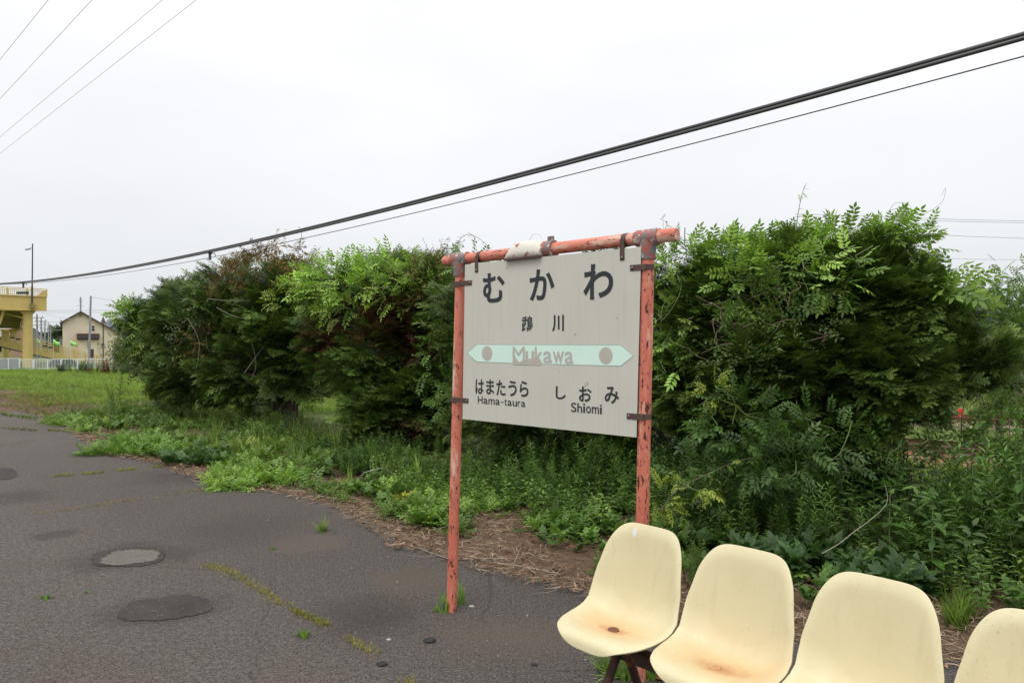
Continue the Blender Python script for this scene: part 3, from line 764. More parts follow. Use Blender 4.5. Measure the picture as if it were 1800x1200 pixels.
# brackets
def strap(kind, u, v, u_end, v_end):
    """flat steel strap: wraps the pipe, runs to the board face, ends in a bolt"""
    t, z = hit(u_end, v_end, FO)
    mb = MB(); hw = .0135
    if kind == 'side':
        tp_ = tb_l + (tl - tb_l) * z / zbar if u < 900 else tb_r + (tr - tb_r) * z / zbar
        c = sp(tp_, z); k = 20; rr = PR + .002
        for s_ in range(2):
            ring = []
        pts = []
        for i in range(k): 
            a = 2 * math.pi * i / k; pts.append((math.cos(a) * rr, math.sin(a) * rr))
        mb.tube([c - Vector((0, 0, hw)), c + Vector((0, 0, hw))], rr, 24)
        a0, a1 = sorted((tp_, t + (.012 if u < 900 else -.012)))
        mb.prism([sp(a0, z - hw, FO + .0035), sp(a1, z - hw, FO + .0035), sp(a1, z + hw, FO + .0035), sp(a0, z + hw, FO + .0035)], sp(0, 0, -.003) - sp(0, 0, 0))
        lo, hi = (tp_ - .018, tp_ + .018)
        mb.prism([sp(lo, z - hw, FO + .0034), sp(hi, z - hw, FO + .0034), sp(hi, z + hw, FO + .0034), sp(lo, z + hw, FO + .0034)], sp(0, 0, -.012) - sp(0, 0, 0))
        bt, bz = t, z
    else:
        c0 = sp(t - hw, zbar); c1 = sp(t + hw, zbar); mb.tube([c0, c1], PR + .002, 24)
        mb.prism([sp(t - hw * .9, zbar, FO + .0035), sp(t + hw * .9, zbar, FO + .0035), sp(t + hw * .9, z - .012, FO + .0035), sp(t - hw * .9, z - .012, FO + .0035)], sp(0, 0, -.003) - sp(0, 0, 0))
        bt, bz = t, z
    br_ = mb.build('bracket', 'bracket', root)
    MB().tube([sp(bt, bz, FO + .0035), sp(bt, bz, FO + .007), sp(bt, bz, FO + .0095)], [.0075, .0070, .004], 10).build('bolt', 'bolt', br_)
strap('side', 812, 497, 827, 497); strap('side', 808, 704, 821, 704); strap('side', 1140, 471, 1112, 471); strap('side', 1130, 733, 1106, 731)
strap('top', 838, 450, 838, 475); strap('top', 1095, 425, 1094, 453)
# white hood clamped round the crossbar
ta, _ = hit(899, 445); tb, _ = hit(960, 441); tc_, _ = hit(975, 436)
hb = MB(); K = 14
prof = [(0, -.042, .012), (.05, -.040, .045), (.12, -.038, .074), (.19, -.036, .088), (.5, -.036, .092), (.86, -.036, .086), (1, -.036, .060)]
rings = []
for f, zl_, h in prof:
    t = ta + (tb - ta) * f; ring = []
    for i in range(K + 1):
        a = math.pi * (i / K); ring.append(hb.bm.verts.new(sp(t, zbar - .036 + max(0, (h)) * math.sin(a) ** .7, .058 * math.cos(a))))
    rings.append(ring)
for a, b in zip(rings, rings[1:]):
    for i in range(K): hb.bm.faces.new((a[i], a[i + 1], b[i + 1], b[i]))
hb.bm.faces.new(rings[-1]); 
hood = hb.build('lamp_hood', 'chipped_white', root)
so_ = hood.modifiers.new('s', 'SOLIDIFY'); so_.thickness = .004
MB().tube([sp(tb - .01, zbar), sp(tc_, zbar)], .043, 20).build('hood_clamp', 'tee_paint', root)
MB().box(sp((ta + tb) / 2, zbar - .040, .035), (tb - ta, .05, .010), math.atan2(DV[1], DV[0])).build('hood_base', 'bracket', root, smooth=False)
for k_ in range(2):
    MB().tube([sp(tc_ - .028 + .022 * k_, zbar + .036, .01), sp(tc_ - .028 + .022 * k_, zbar + .062, .01)], [.010, .009], 8).build('bolt', 'tee_paint', root)

# ================================================================== SEATS
BD = np.array([.672, -.7406]); BNV = np.array([-BD[1], BD[0]]); bd = Vector((BD[0], BD[1], 0)); bf = Vector((-BNV[0], -BNV[1], 0))      # along the bench / the way the seats face
seat_c = []
tops = [(1143, 922), (1322, 963), (1540, 1011), (1838, 1072)]
def seat_shell():
    K_, J = 44, 22; ZT = .815
    # (y forward, z, half width, edge rise, edge forward)
    prof = [(.226, .388, .185, .000, .0), (.217, .412, .196, .002, .0), (.185, .424, .212, .006, 0), (.12, .420, .217, .020, 0), (.04, .408, .216, .034, 0), (-.05, .404, .214, .046, .002),
            (-.12, .415, .212, .054, .012), (-.17, .450, .211, .045, .032), (-.198, .505, .209, .025, .050), (-.220, .575, .203, .010, .054), (-.240, .645, .192, .002, .050), (-.258, .715, .184, 0, .042), (-.272, .775, .172, 0, .030), (-.279, .803, .166, 0, .022), (-.2815, .815, .163, 0, .018)]
    pr = np.array(prof); d = np.concatenate([[0], np.cumsum(np.hypot(np.diff(pr[:, 0]), np.diff(pr[:, 1])))]); d /= d[-1]
    def smooth_interp(x, xp, fp):
        # catmull-rom through the profile
        i = np.clip(np.searchsorted(xp, x) - 1, 0, len(xp) - 2); t = (x - xp[i]) / (xp[i + 1] - xp[i])
        m_ = np.gradient(fp, xp); h = xp[i + 1] - xp[i]
        return (2 * t**3 - 3 * t**2 + 1) * fp[i] + (t**3 - 2 * t**2 + t) * h * m_[i] + (-2 * t**3 + 3 * t**2) * fp[i + 1] + (t**3 - t**2) * h * m_[i + 1]
    NR, NS = 20, 112; V = []; ne_ = 0
    rad = np.concatenate([[0], 1 - (1 - np.linspace(.06, 1, NR)) ** 1.5])
    ang_ = np.linspace(0, 2 * np.pi, NS, endpoint=False); ne = np.where(np.sin(ang_) > 0, 2 / 5.6, 2 / 3.4); bx_, by_ = np.sign(np.cos(ang_)) * np.abs(np.cos(ang_)) ** ne, np.sign(np.sin(ang_)) * np.abs(np.sin(ang_)) ** ne
    for r_ in rad:
        X_ = bx_ * r_ if r_ else np.zeros(1); S_ = np.clip(.5 + .5 * (by_ * r_ if r_ else np.zeros(1)), 0, 1)
        q = [smooth_interp(S_, d, pr[:, i]) for i in range(5)]
        e = np.abs(X_) ** 2.6; curl = max(0.0, r_ - .88) / .12; low_ = q[1] < .5
        hx = X_ * q[2] * 1.03
        q[1] = .815 - (.815 - q[1]) * .90; V += np.stack([hx, .765 * q[0] + q[4] * e + np.where(low_, 0, -.013) * curl ** 2, q[1] + q[3] * e * (q[2] / .21) - np.where(low_, .011, .0) * curl ** 2], 1).tolist()
    Fq = [(0, 1 + k, 1 + (k + 1) % NS) for k in range(NS)]
    for i in range(NR - 1):
        for k in range(NS): a_, b_ = 1 + i * NS, 1 + (i + 1) * NS; Fq.append((a_ + k, b_ + k, b_ + (k + 1) % NS, a_ + (k + 1) % NS))
    me = bpy.data.meshes.new('seat'); me.from_pydata(V, [], Fq); me.polygons.foreach_set('use_smooth', [True] * len(Fq))
    return me
SH = seat_shell()
def BT_(t, p): return (t * BD[0] + p * BNV[0], t * BD[1] + p * BNV[1])
T0 = np.array([.563, 2.99]); tA = float(T0 @ BD); p_seat = float(T0 @ BNV) - .225; spacing = .447
broot = empty('bench', (*BT_(tA + spacing * 1.5, p_seat), 0), 'row of four cream moulded seats on a rusty steel frame beside the sign', 'bench')
smats = [seat_mat('seat_shell_0', 1.0, .02, .0, 1.0, .085, .05), seat_mat('seat_shell_1', .95, -.02, -.01, 4.0, .12, .06), seat_mat('seat_shell_2', .7, -.03, .0, 8.0, .09, .06), seat_mat('seat_shell_3', .35, 0, 0, 12.0)]
slab = ['cream seat with a strong rust stain round its bolt and a white chip at the top', 'cream seat with a wide orange rust stain', 'cream seat with black specks and a faint stain', 'cream seat nearest the camera, cut by the edge of the view']
ang = math.atan2(BD[1], BD[0])
rmat = Matrix.Rotation(ang, 4, 'Z')
for i in range(5):
    if i == 4: continue
    me = SH.copy(); me.materials.append(smats[i])
    o = bpy.data.objects.new('seat', me); link(o); o.parent = broot
    t = tA + spacing * i
    # local x = along the bench, local y = the way it faces: DV rotated by -90 degrees is -NV, so mirror y
    o.matrix_local = Matrix.Translation(Vector((*BT_(t, p_seat), 0)) - broot.location) @ Matrix.Rotation(ang + math.pi, 4, 'Z')
    sd_ = o.modifiers.new('thickness', 'SOLIDIFY'); sd_.thickness = .009; sd_.offset = 0
    bv = o.modifiers.new('round', 'BEVEL'); bv.width = .0035; bv.segments = 3; bv.limit_method = 'ANGLE'; bv.angle_limit = R(50)
    o['label'] = slab[i]
    c = Vector((*BT_(t, p_seat), 0))
    MB().tube([c + Vector((0, 0, .4105)), c + Vector((0, 0, .414))], [.021, .019], 20).build('washer', 'rust_bolt', o, loc=None) if False else None
    mb = MB(); mb.tube([Vector((.01, .0, .449)), Vector((.01, .0, .4555))], [.023, .021], 24); mb.tube([Vector((.01, 0, .4555)), Vector((.01, 0, .4585))], [.007, .006], 8)
    wz = mb.build('bolt', 'rust_bolt' if i != 1 else smats[1], None); wz.parent = o
tB0 = tA - .04; tB1 = tA + spacing * 3 + .2
MB().box(Vector((*BT_((tB0 + tB1) / 2, p_seat - .0), .387)), (tB1 - tB0, .05, .05), ang, bevel=.004).build('beam', 'seat_frame', broot)
for i in range(4):
    c = Vector((*BT_(tA + spacing * i, p_seat), .417)); MB().box(c, (.14, .16, .012), ang).build('seat_plate', 'seat_frame', broot, smooth=False)
for t in (tA + .03, tA + spacing * 3 - .05):
    top = Vector((*BT_(t, p_seat), .385))
    MB().tube([top + bf * .02, top + bf * .06 + Vector((0, 0, -.06)), Vector((*BT_(t, p_seat), 0)) + bf * .25], .0175, 12).build('leg', 'seat_frame', broot)
    MB().tube([top - bf * .02, top - bf * .05 + Vector((0, 0, -.05)), Vector((*BT_(t, p_seat), 0)) - bf * .20], .0175, 12).build('leg', 'seat_frame', broot)

# ================================================================== CABLES
def wire_pts(pxs, p, k=60, ext=0):
    """sagging line in the vertical plane at offset p through points seen in the photograph (quadratic fit, metres)"""
    t = []; z = []
    for u, v in pxs:
        q = onP(u, v, p); a, b = tp_of(q.x, q.y); t.append(a); z.append(q.z)
    c = np.polyfit(t, z, 2 if len(pxs) > 2 else 1); t0, t1 = min(t) - ext, max(t) + ext
    return [Vector((*TP(a, p), float(np.polyval(c, a)))) for a in np.linspace(t0, t1, k)], c
cp = 6.2
pts, cf = wire_pts([(1800, 67), (1500, 154), (1200, 229), (1015, 280), (870, 317), (620, 378), (369, 443), (200, 477), (57, 495), (0, 498)], cp, 90, 2.2)
croot = empty('overhead_cable', pts[45], 'thick black bundle of cables sagging across the sky above the hedge', 'cable')
for a, dz, dp in ((0, .017, 0), (1, -.006, .016), (2, -.017, -.010)):
    MB().tube([p + Vector((NV[0] * dp, NV[1] * dp, dz)) for p in pts], .0165, 10).build('cable_strand', 'black_cable', croot)
for u, v in ((369, 443), (41, 497)):
    q = onP(u, v, cp); 
    mb = MB().tube([q + Vector((DV[0] * -.02, DV[1] * -.02, 0)), q + Vector((DV[0] * .02, DV[1] * .02, 0))], .042, 12)
    mb.box(q + Vector((0, 0, -.08)), (.05, .03, .14), .4); mb.tube([q + Vector((.03, 0, -.03)), q + Vector((.09, 0, -.02)), q + Vector((.10, 0, -.08))], .008, 6)
    mb.build('cable_clip', 'black_cable', croot)
pts, cf = wire_pts([(1800, 101), (1500, 179), (1200, 256), (1105, 280), (800, 357), (520, 422), (300, 467), (100, 493), (0, 500)], cp + .12, 90, 2.2)
tag(MB().tube(pts, .0055, 6).build('telephone_wire', 'wire'), 'thin dark wire running just below the thick cable bundle', 'wire')
hv = [(0, 105, 85, 0, 'leftmost'), (0, 174, 162, 0, 'second from the left'), (0, 241, 286, 0, 'third from the left'), (0, 270, 345, 0, 'lowest and rightmost')]
for i, (u0, v0, u1, v1, wd) in enumerate(hv):
    hh = 9.0; k = HZ - v0; x0 = -900 / F; p = hh * F * (NV[0] * x0 + NV[1]) / k
    q0 = onP(u0, v0, p); q1 = onP(u1, v1, p); d_ = q1 - q0
    A = q0 - d_ * 6; B = q0 + d_ * 3; A.z = max(A.z, q0.z - 1.0)
    P_ = [q0 + d_ * s for s in (-3, -2, -1, 0, .5, 1, 2, 3)]
    tag(MB().tube(P_, .006, 5).build('power_line', 'farwire'), 'thin power line in the top left sky, %s of four' % wd, 'power line', 'thin power lines high in the upper left sky')
far_w = [((1560, 381), (1830, 389)), ((1560, 385), (1830, 392)), ((1560, 408), (1830, 420)), ((1600, 452), (1830, 457)), ((1660, 491), (1830, 486)), ((1660, 496), (1830, 491)), ((1660, 524), (1830, 521)), ((1650, 541), (1830, 540))]
nm = ['topmost', 'second from the top', 'third from the top', 'fourth from the top', 'fifth from the top', 'sixth from the top', 'second from the bottom', 'lowest']
for i, ((u0, v0), (u1, v1)) in enumerate(far_w):
    D = 42 if i < 4 else 55
    a = at(u0, v0, D); b = at(u1, v1, D); d_ = b - a
    tag(MB().tube([a - d_ * .6, a, (a + b) / 2 + Vector((0, 0, -.04)), b, b + d_ * 1.5], .014 if i < 3 else .011, 5).build('power_line', 'farwire'), 'far wire in the sky right of the hedge, %s of eight' % nm[i], 'power line', 'far wires behind the right end of the hedge')

# ================================================================== HEDGE TREES
def colfun_yew(P, tip, light=0.0):
    k = len(P); c = cols(k, (.050, .090, .019), (.092, .150, .030), .24)
    c = c + tip[:, None] * np.array([.11, .16, .03]) * rng.random((k, 1))
    return c
def bush(name, label, trunk, lumps, nb, per, bases, cf_, blen=(.45, .8), fs=1.0, inner=900, stems=4, seed=1, width=.30, fill=YEW_C, group='yew trees of the hedge', carve=None):
    tr = np.array(trunk); Cn = []; Rd = []
    for (u, v, D, ru, rv, rd) in lumps:
        c = at(u, v, D); Cn.append(c); Rd.append((ru / F * D, rd, rv / F * D))
    Cn = np.array(Cn); Rd = np.array(Rd)
    root = empty(name, Vector(trunk), label, 'tree', group)
    wgt = (Rd[:, 0] * Rd[:, 2] + Rd[:, 0] * Rd[:, 1] + Rd[:, 1] * Rd[:, 2]); wgt /= wgt.sum()
    P = []; Nn = []
    while sum(len(a) for a in P) < nb:
        k = 400; li = rng.choice(len(Cn), k, p=wgt); d = norm(rng.normal(0, 1, (k, 3)))
        keep = (d[:, 1] < .25) | (rng.random(k) < .35)
        p = Cn[li] + d * Rd[li]; nn = norm(d / Rd[li])
        q = (p[:, None, :] - Cn[None]) / (Rd[None] * .88); inside = ((q ** 2).sum(-1) < 1); inside[np.arange(k), li] = False
        keep &= ~inside.any(1) & (p[:, 2] > .12)
        P.append(p[keep]); Nn.append(nn[keep])
    P = np.concatenate(P)[:nb]; Nn = np.concatenate(Nn)[:nb]; k = nb
    wob = np.array([mnoise.noise(Vector(p * 1.3) + Vector((seed, 0, 0))) + .6 * mnoise.noise(Vector(p * 3.1) + Vector((seed, 5, 0))) for p in P])
    P = P + Nn * (wob * .36)[:, None]
    tz = np.clip(P[:, 2] - .25 * np.linalg.norm(P[:, :2] - tr[:2], axis=1), .3, 9); T = np.stack([np.full(k, tr[0]), np.full(k, tr[1]), tz], 1)
    d = norm(norm(P - T) * .45 + Nn * .55 + np.array([0, 0, .12]) + jit(k, .16))
    L = rng.uniform(*blen, k); O = P - d * L[:, None]
    side = norm(np.cross(d, UP + jit(k, .25))); nz = np.cross(side, d)
    g = Geo(); tw = MB()
    K = nb * per; bi = np.repeat(np.arange(nb), per); s = rng.random(K) ** .75; s[::per] = 1
    sg = rng.choice([-1, 1], K); lat = sg * rng.random(K) ** .8 * width * (1.05 - s) ** .8
    pos = O[bi] + d[bi] * (L[bi] * s)[:, None] + side[bi] * lat[:, None] + nz[bi] * rng.normal(0, .035, K)[:, None]
    pos[:, 2] -= .10 * (lat / width) ** 2
    fan = np.clip(np.abs(lat) / width * 1.2 + .15, 0, 1) * sg
    dd = norm(d[bi] * (1 - .35 * np.abs(fan))[:, None] + side[bi] * (fan * .85)[:, None] + jit(K, .13))
    tone = np.exp(rng.normal(0, .16, nb))[bi]
    C_ = cf_(pos, np.clip(s - .55, 0, 1) * 2.2) * tone[:, None]
    if carve is not None:
        q = carve(pos); pos, dd, C_, nzz = pos[q], dd[q], C_[q], nz[bi][q]
    else: nzz = nz[bi]
    free(g, bases, pos, dd, C_, rng.uniform(.75, 1.2, len(pos)) * fs, up=nzz, upj=.22)
    # inner mass
    li = rng.choice(len(Cn), inner, p=wgt); dn = norm(rng.normal(0, 1, (inner, 3))); rr = rng.random(inner) ** .5 * .72
    ip = Cn[li] + dn * Rd[li] * rr[:, None]; ip = ip[ip[:, 2] > .35]
    if carve is not None: ip = ip[carve(ip)]
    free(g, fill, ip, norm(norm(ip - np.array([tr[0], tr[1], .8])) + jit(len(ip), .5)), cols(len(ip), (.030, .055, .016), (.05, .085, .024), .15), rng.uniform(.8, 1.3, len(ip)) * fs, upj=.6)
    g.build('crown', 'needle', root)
    # wood
    base = Vector(trunk)
    mb = MB(); rs = random.Random(seed)
    for i in range(stems):
        a = rs.uniform(0, 6.28); r0 = rs.uniform(.02, .14); li_ = rs.randrange(len(Cn)); tgt = Vector(Cn[li_])
        p0 = base + Vector((math.cos(a) * r0, math.sin(a) * r0, -.1)); p1 = p0.lerp(tgt, .25); p1.z = max(p1.z, base.z + .5); p2 = p0.lerp(tgt, .62); p2.z += .1
        mb.tube([p0, p0.lerp(p1, .5) + Vector((rs.uniform(-.05, .05), rs.uniform(-.05, .05), .05)), p1, p2, tgt], [.07, .058, .048, .034, .02], 8)
    mb.build('trunk', 'bark', root)
    mb = MB()
    sel = rng.choice(nb, min(nb, 150), replace=False)
    for j in sel:
        o_ = Vector(O[j]); tpt = Vector(T[j]); m_ = o_.lerp(tpt, .4) + Vector(jit(1, .05)[0])
        mb.tube([tpt, m_, o_, Vector(P[j]) - Vector(d[j]) * .1], [.014, .011, .007, .003], 4, cap=False)
    b_ = mb.build('branches', 'bark', root); b_['kind'] = 'stuff'
    return root, P, Nn

def brown(P, tip, regions, amt=.85):
    c = colfun_yew(P, tip)
    for (u, v, D, r_) in regions:
        ctr = np.array(at(u, v, D)); dist = np.linalg.norm((P - ctr) / np.array([r_, r_ * 1.6, r_ * .8]), axis=1)
        m_ = (rng.random(len(P)) < np.clip(1.35 - dist, 0, 1) * amt)
        c[m_] = cols(int(m_.sum()), (.085, .045, .024), (.15, .085, .045), .25)
    return c
gA = Gz(515, 757); gB = Gz(722, 792)
def base_u(u, p=7.0):
    q = onP(u, 700, p); return (q.x, q.y, 0.0)
bush('yew_tree', 'dark yew at the far left end of the hedge, edged with light vine leaves', base_u(285, 7.1),
     [(278, 572, 17.6, 45, 42, .8), (335, 545, 16.6, 48, 52, .9), (315, 640, 16.8, 42, 58, .8), (278, 618, 17.6, 32, 36, .7)], 260, 20, YEW_B, colfun_yew, fs=1.05, inner=700, seed=3)
bush('yew_tree', 'broad dark yew second from the left with jagged top and bare pale twigs', tuple(gA),
     [(355, 555, 15.6, 66, 55, 1.0), (425, 540, 14.8, 80, 66, 1.1), (505, 530, 14.0, 75, 68, 1.1), (370, 635, 15.4, 88, 72, 1.0), (460, 640, 14.4, 100, 85, 1.1), (520, 610, 13.6, 60, 80, 1.0)], 430, 22, YEW_B, colfun_yew, fs=1.0, inner=1300, seed=7)
bush('yew_tree', 'yew with browned dead sprays just left of the sign', tuple(gB),
     [(640, 535, 12.2, 84, 66, 1.0), (715, 530, 11.6, 68, 62, 1.0), (615, 600, 12.0, 75, 75, .9), (690, 610, 11.3, 85, 90, 1.0), (690, 730, 11.0, 88, 52, .9), (765, 560, 11.0, 52, 95, .8), (755, 690, 10.8, 45, 75, .8)],
     520, 22, YEW_B, lambda P, tip: brown(P, tip, [(630, 560, 11.2, .55), (700, 560, 10.7, .6), (590, 600, 11.5, .45), (740, 620, 10.6, .35), (720, 760, 10.2, .3)]), fs=.85, inner=1300, seed=12)
bush('yew_tree', 'lower yew largely hidden behind the beige station name board', base_u(985),
     [(860, 575, 9.6, 85, 95, .8), (960, 560, 9.1, 95, 100, .9), (1060, 560, 8.6, 90, 100, .9), (1000, 660, 8.8, 130, 90, .9), (880, 700, 9.4, 80, 70, .8), (1105, 705, 8.3, 75, 70, .8)], 380, 16, YEW_B, colfun_yew, fs=.8, inner=600, seed=17)
gD = base_u(1430, 7.2)
bush('yew_tree', 'large yew right of the sign, tallest of the hedge, overgrown by vines', gD,
     [(1225, 560, 7.6, 78, 95, .75), (1310, 525, 7.4, 82, 74, .8), (1400, 520, 7.1, 80, 90, .85), (1490, 525, 6.9, 80, 88, .85), (1545, 540, 6.8, 66, 82, .75), (1600, 582, 6.8, 50, 62, .65),
      (1240, 670, 7.3, 85, 85, .75), (1350, 640, 6.9, 105, 115, .85), (1470, 650, 6.7, 105, 108, .85), (1560, 660, 6.6, 80, 62, .75), (1655, 635, 6.5, 52, 40, .45), (1725, 630, 6.3, 45, 14, .28)],
     1050, 20, YEW_A, colfun_yew, blen=(.34, .6), fs=.95, inner=2600, seed=23, width=.22, stems=7, fill=[yew_frond(.24, 5, 4, .04, .016) for _ in range(3)])

# vines on the hedge ----------------------------------------------------
def vine(name, label, blobs, dens, bases, c0, c1, sc, m='leaf', stems=6, group=None, hang=0.0, stem_m='greenstem', sr=.004, spread=.2, cat='climbing plant'):
    """leaf shoots on the camera side of ellipsoid blobs (u,v,D,ru,rv,depth)"""
    g = Geo(); ctr = [at(b[0], b[1], b[2]) for b in blobs]; loc = sum(ctr, Vector()) / len(ctr)
    lowest = loc.copy()
    root = empty(name, (loc.x, loc.y, loc.z), label, cat, group)
    mb = MB()
    for b, c in zip(blobs, ctr):
        u, v, D, ru, rv, rd = b[:6]; rad = np.array([ru / F * D, rd, rv / F * D]); k = int(dens * ru * rv / 1000 * (b[6] if len(b) > 6 else 1))
        d = norm(rng.normal(0, 1, (k, 3))); d[:, 1] = -np.abs(d[:, 1]) * .8 + .15; d = norm(d)
        P = np.array(c) + d * rad * rng.uniform(.55, 1.05, (k, 1))
        dr = norm(d * .8 + jit(k, .45) + np.array([0, -.2, .25 - hang]))
        free(g, bases, P, dr, cols(k, c0, c1, spread), rng.uniform(.7, 1.25, k) * sc, upj=.6)
        for i in range(stems):
            a = Vector(c) + Vector(rng.normal(0, .5, 3) * rad); pts = [a]; dirv = Vector(norm(rng.normal(0, 1, 3))); dirv.z *= .5
            for j in range(7):
                dirv = (dirv + Vector(rng.normal(0, .35, 3))).normalized(); q = pts[-1] + dirv * (.35 * max(rad[0], rad[2]))
                rel = (np.array(q) - np.array(c)) / rad
                if np.linalg.norm(rel) > 1.0: q = Vector(np.array(c) + rel / np.linalg.norm(rel) * rad); 
                pts.append(q)
            mb.tube(pts, [sr] * 6 + [sr * .7, sr * .5], 4, cap=False)
    mb.build('stems', stem_m, root)['kind'] = 'stuff'; g.build('foliage', m, root); return root
YG0, YG1 = (.20, .36, .06), (.34, .52, .10); MG0, MG1 = (.10, .20, .04), (.19, .32, .06); DG0, DG1 = (.045, .095, .024), (.075, .145, .034)
vine('wisteria_vine', 'bright green pinnate vine over the top of the yews left of the sign', [(610, 500, 12.0, 72, 38, .9), (680, 482, 11.4, 60, 28, .8), (560, 505, 12.6, 50, 28, .7, .8), (650, 520, 11.2, 90, 30, .6, .5), (730, 490, 11.0, 45, 24, .6, .7)], 80, PIN, YG0, YG1, 1.25)
vine('wisteria_vine', 'pale yellow-green vine shoots on the front of the brown-tinged yew', [(505, 525, 12.8, 32, 24, .4, .8), (600, 545, 10.9, 40, 22, .3, .5), (580, 640, 12, 22, 20, .4, .4), (700, 510, 10.4, 50, 26, .4, .5)], 42, PIN, (.16, .25, .035), (.26, .34, .06), 1.1)
vine('wisteria_vine', 'light green vine leaves over the leftmost end of the hedge', [(245, 556, 17.4, 32, 24, .6, 2.2), (222, 553, 17.2, 16, 10, .3, 2.2), (270, 595, 16.6, 26, 42, .5, 1.0)], 56, PIN, MG0, YG1, 1.35)
vine('climbing_rose', 'grey-green small-leaved climber hanging on the second yew from the left', [(255, 620, 16.2, 45, 38, .4), (300, 640, 15.6, 40, 50, .4), (345, 610, 14.4, 45, 55, .4, .6), (400, 560, 13.8, 60, 30, .3, .35)], 62, SPRIG, (.07, .105, .035), (.15, .19, .065), 1.7, hang=.25, stem_m='twig')
vine('wilted_vine', 'withered brown vine clinging to the crest of the second yew', [(470, 470, 13.6, 65, 26, .6), (500, 445, 13.4, 40, 12, .4, 1.3), (420, 490, 13.8, 40, 22, .5, .7), (540, 480, 12.6, 30, 22, .4, .6), (380, 620, 14.0, 40, 60, .3, .25)], 80, WILT, (.13, .10, .035), (.25, .17, .06), 1.45, m='dry', stem_m='twig', hang=.2)
vine('wilted_vine', 'drab olive vine leaves hanging beside the left post of the sign', [(785, 500, 10.4, 30, 50, .4), (765, 470, 10.4, 45, 28, .4), (790, 580, 10.2, 28, 40, .4, .6)], 60, WILT, (.13, .13, .04), (.22, .21, .07), 1.1, m='dry', stem_m='twig', hang=.15)
vine('wisteria_vine', 'mid green pinnate vine behind the left post of the sign', [(790, 545, 10.3, 32, 60, .4, .7), (780, 640, 10.2, 40, 60, .4, .5), (830, 470, 9.6, 50, 18, .4, .6), (810, 700, 9.8, 40, 40, .3, .4)], 50, PIN, MG0, MG1, 1.0)
vine('wisteria_vine', 'bright green pinnate vine spreading over the top of the tall yew right of the sign', [(1400, 440, 6.9, 70, 30, .5), (1330, 455, 7.0, 70, 30, .45), (1480, 432, 6.8, 70, 28, .5), (1550, 425, 6.6, 42, 32, .45), (1270, 460, 7.1, 60, 36, .4), (1200, 470, 7.3, 50, 45, .4), (1590, 440, 6.6, 30, 40, .4, .6)], 55, PIN_N, YG0, (.21, .33, .055), .95)
vine('wisteria_vine', 'cascade of fresh green leaves down the front of the tall yew', [(1310, 505, 6.5, 42, 55, .3), (1375, 470, 6.4, 60, 40, .3, .6), (1450, 480, 6.1, 60, 45, .3, .4), (1180, 560, 7.0, 28, 80, .3, .5), (1190, 640, 6.9, 30, 60, .3, .3)], 34, PIN_N, MG0, YG1, .95)
vine('climbing_rose', 'climbing rose with spent brown flower heads on the front of the tall yew', [(1330, 560, 6.2, 60, 70, .3), (1300, 620, 6.1, 50, 60, .25, .7), (1400, 560, 6.1, 60, 60, .3, .7), (1240, 590, 6.5, 40, 60, .3, .4)], 22, SPRIG, (.065, .12, .03), (.14, .20, .05), 1.0, stem_m='twig')
vine('wisteria_vine', 'long pointed light leaves jutting from the right side of the tall yew', [(1640, 520, 6.4, 42, 34, .3, 1.6), (1665, 510, 6.3, 30, 18, .25, 1.4), (1600, 540, 6.3, 40, 40, .3, .4)], 18, PIN_N, (.09, .18, .035), YG1, 1.35)
vine('climbing_rose', 'tangle of olive leaves and brown seed heads beside the leaning pole', [(1740, 635, 6.6, 55, 16, .3), (1775, 665, 6.4, 40, 30, .3, .8)], 26, SPRIG, (.08, .12, .035), (.16, .19, .07), 1.1, stem_m='twig')
vine('wisteria_vine', 'dark pinnate leaves hanging over the lower front of the tall yew', [(1290, 740, 5.9, 75, 50, .3), (1360, 800, 5.6, 80, 55, .3), (1270, 840, 5.8, 75, 45, .3, .8), (1440, 770, 5.7, 60, 60, .3, .5)], 22, PIN_N, DG0, (.10, .19, .04), .95)
vine('broadleaf_shrub', 'leafy green shrub filling the gap at the right edge of the hedge', [(1690, 800, 6.0, 75, 40, .35), (1775, 765, 5.8, 55, 55, .35), (1590, 790, 6.0, 60, 35, .3, .6)], 26, SPRIG, (.07, .14, .03), (.14, .25, .05), 1.25, cat='shrub')
vine('wisteria_vine', 'yellow-green sprigs of vine beside the right post of the sign', [(1255, 690, 5.9, 24, 22, .2, 1.5), (1160, 870, 5.6, 30, 22, .2, 1.2), (1235, 850, 5.4, 30, 14, .15, 1.2)], 22, PIN_N, (.20, .28, .04), (.30, .36, .06), .62)

def shoot(pxs, D, r=.004, m='twig', label='', name='bramble_shoot', leaves=None, lc=(YG0, YG1), sc=.8, cat='plant', every=3, group=None):
    pts = [at(u, v, D if not isinstance(D, (list, tuple)) else D[i]) for i, (u, v) in enumerate(pxs)]
    # smooth
    P = []
    for i in range(len(pts) - 1):
        p0, p1, p2, p3 = pts[max(0, i - 1)], pts[i], pts[i + 1], pts[min(len(pts) - 1, i + 2)]
        for s in (0, .25, .5, .75):
            P.append(.5 * ((2 * p1) + (-p0 + p2) * s + (2 * p0 - 5 * p1 + 4 * p2 - p3) * s * s + (-p0 + 3 * p1 - 3 * p2 + p3) * s ** 3))
    P.append(pts[-1]); n_ = len(P)
    root = empty(name, P[0], label, cat, group)
    MB().tube(P, [r * (1 - .6 * i / n_) for i in range(n_)], 5).build('stem', m, root)
    if leaves is not None:
        g = Geo(); idx = list(range(1, n_, every)); A = np.array([P[i] for i in idx]); k = len(A)
        free(g, leaves, A, norm(rng.normal(0, 1, (k, 3)) + np.array([0, 0, .2])), cols(k, *lc, .15), sc * rng.uniform(.7, 1.2, k), upj=.5)
        g.build('leaves', 'leaf', root)
    return root
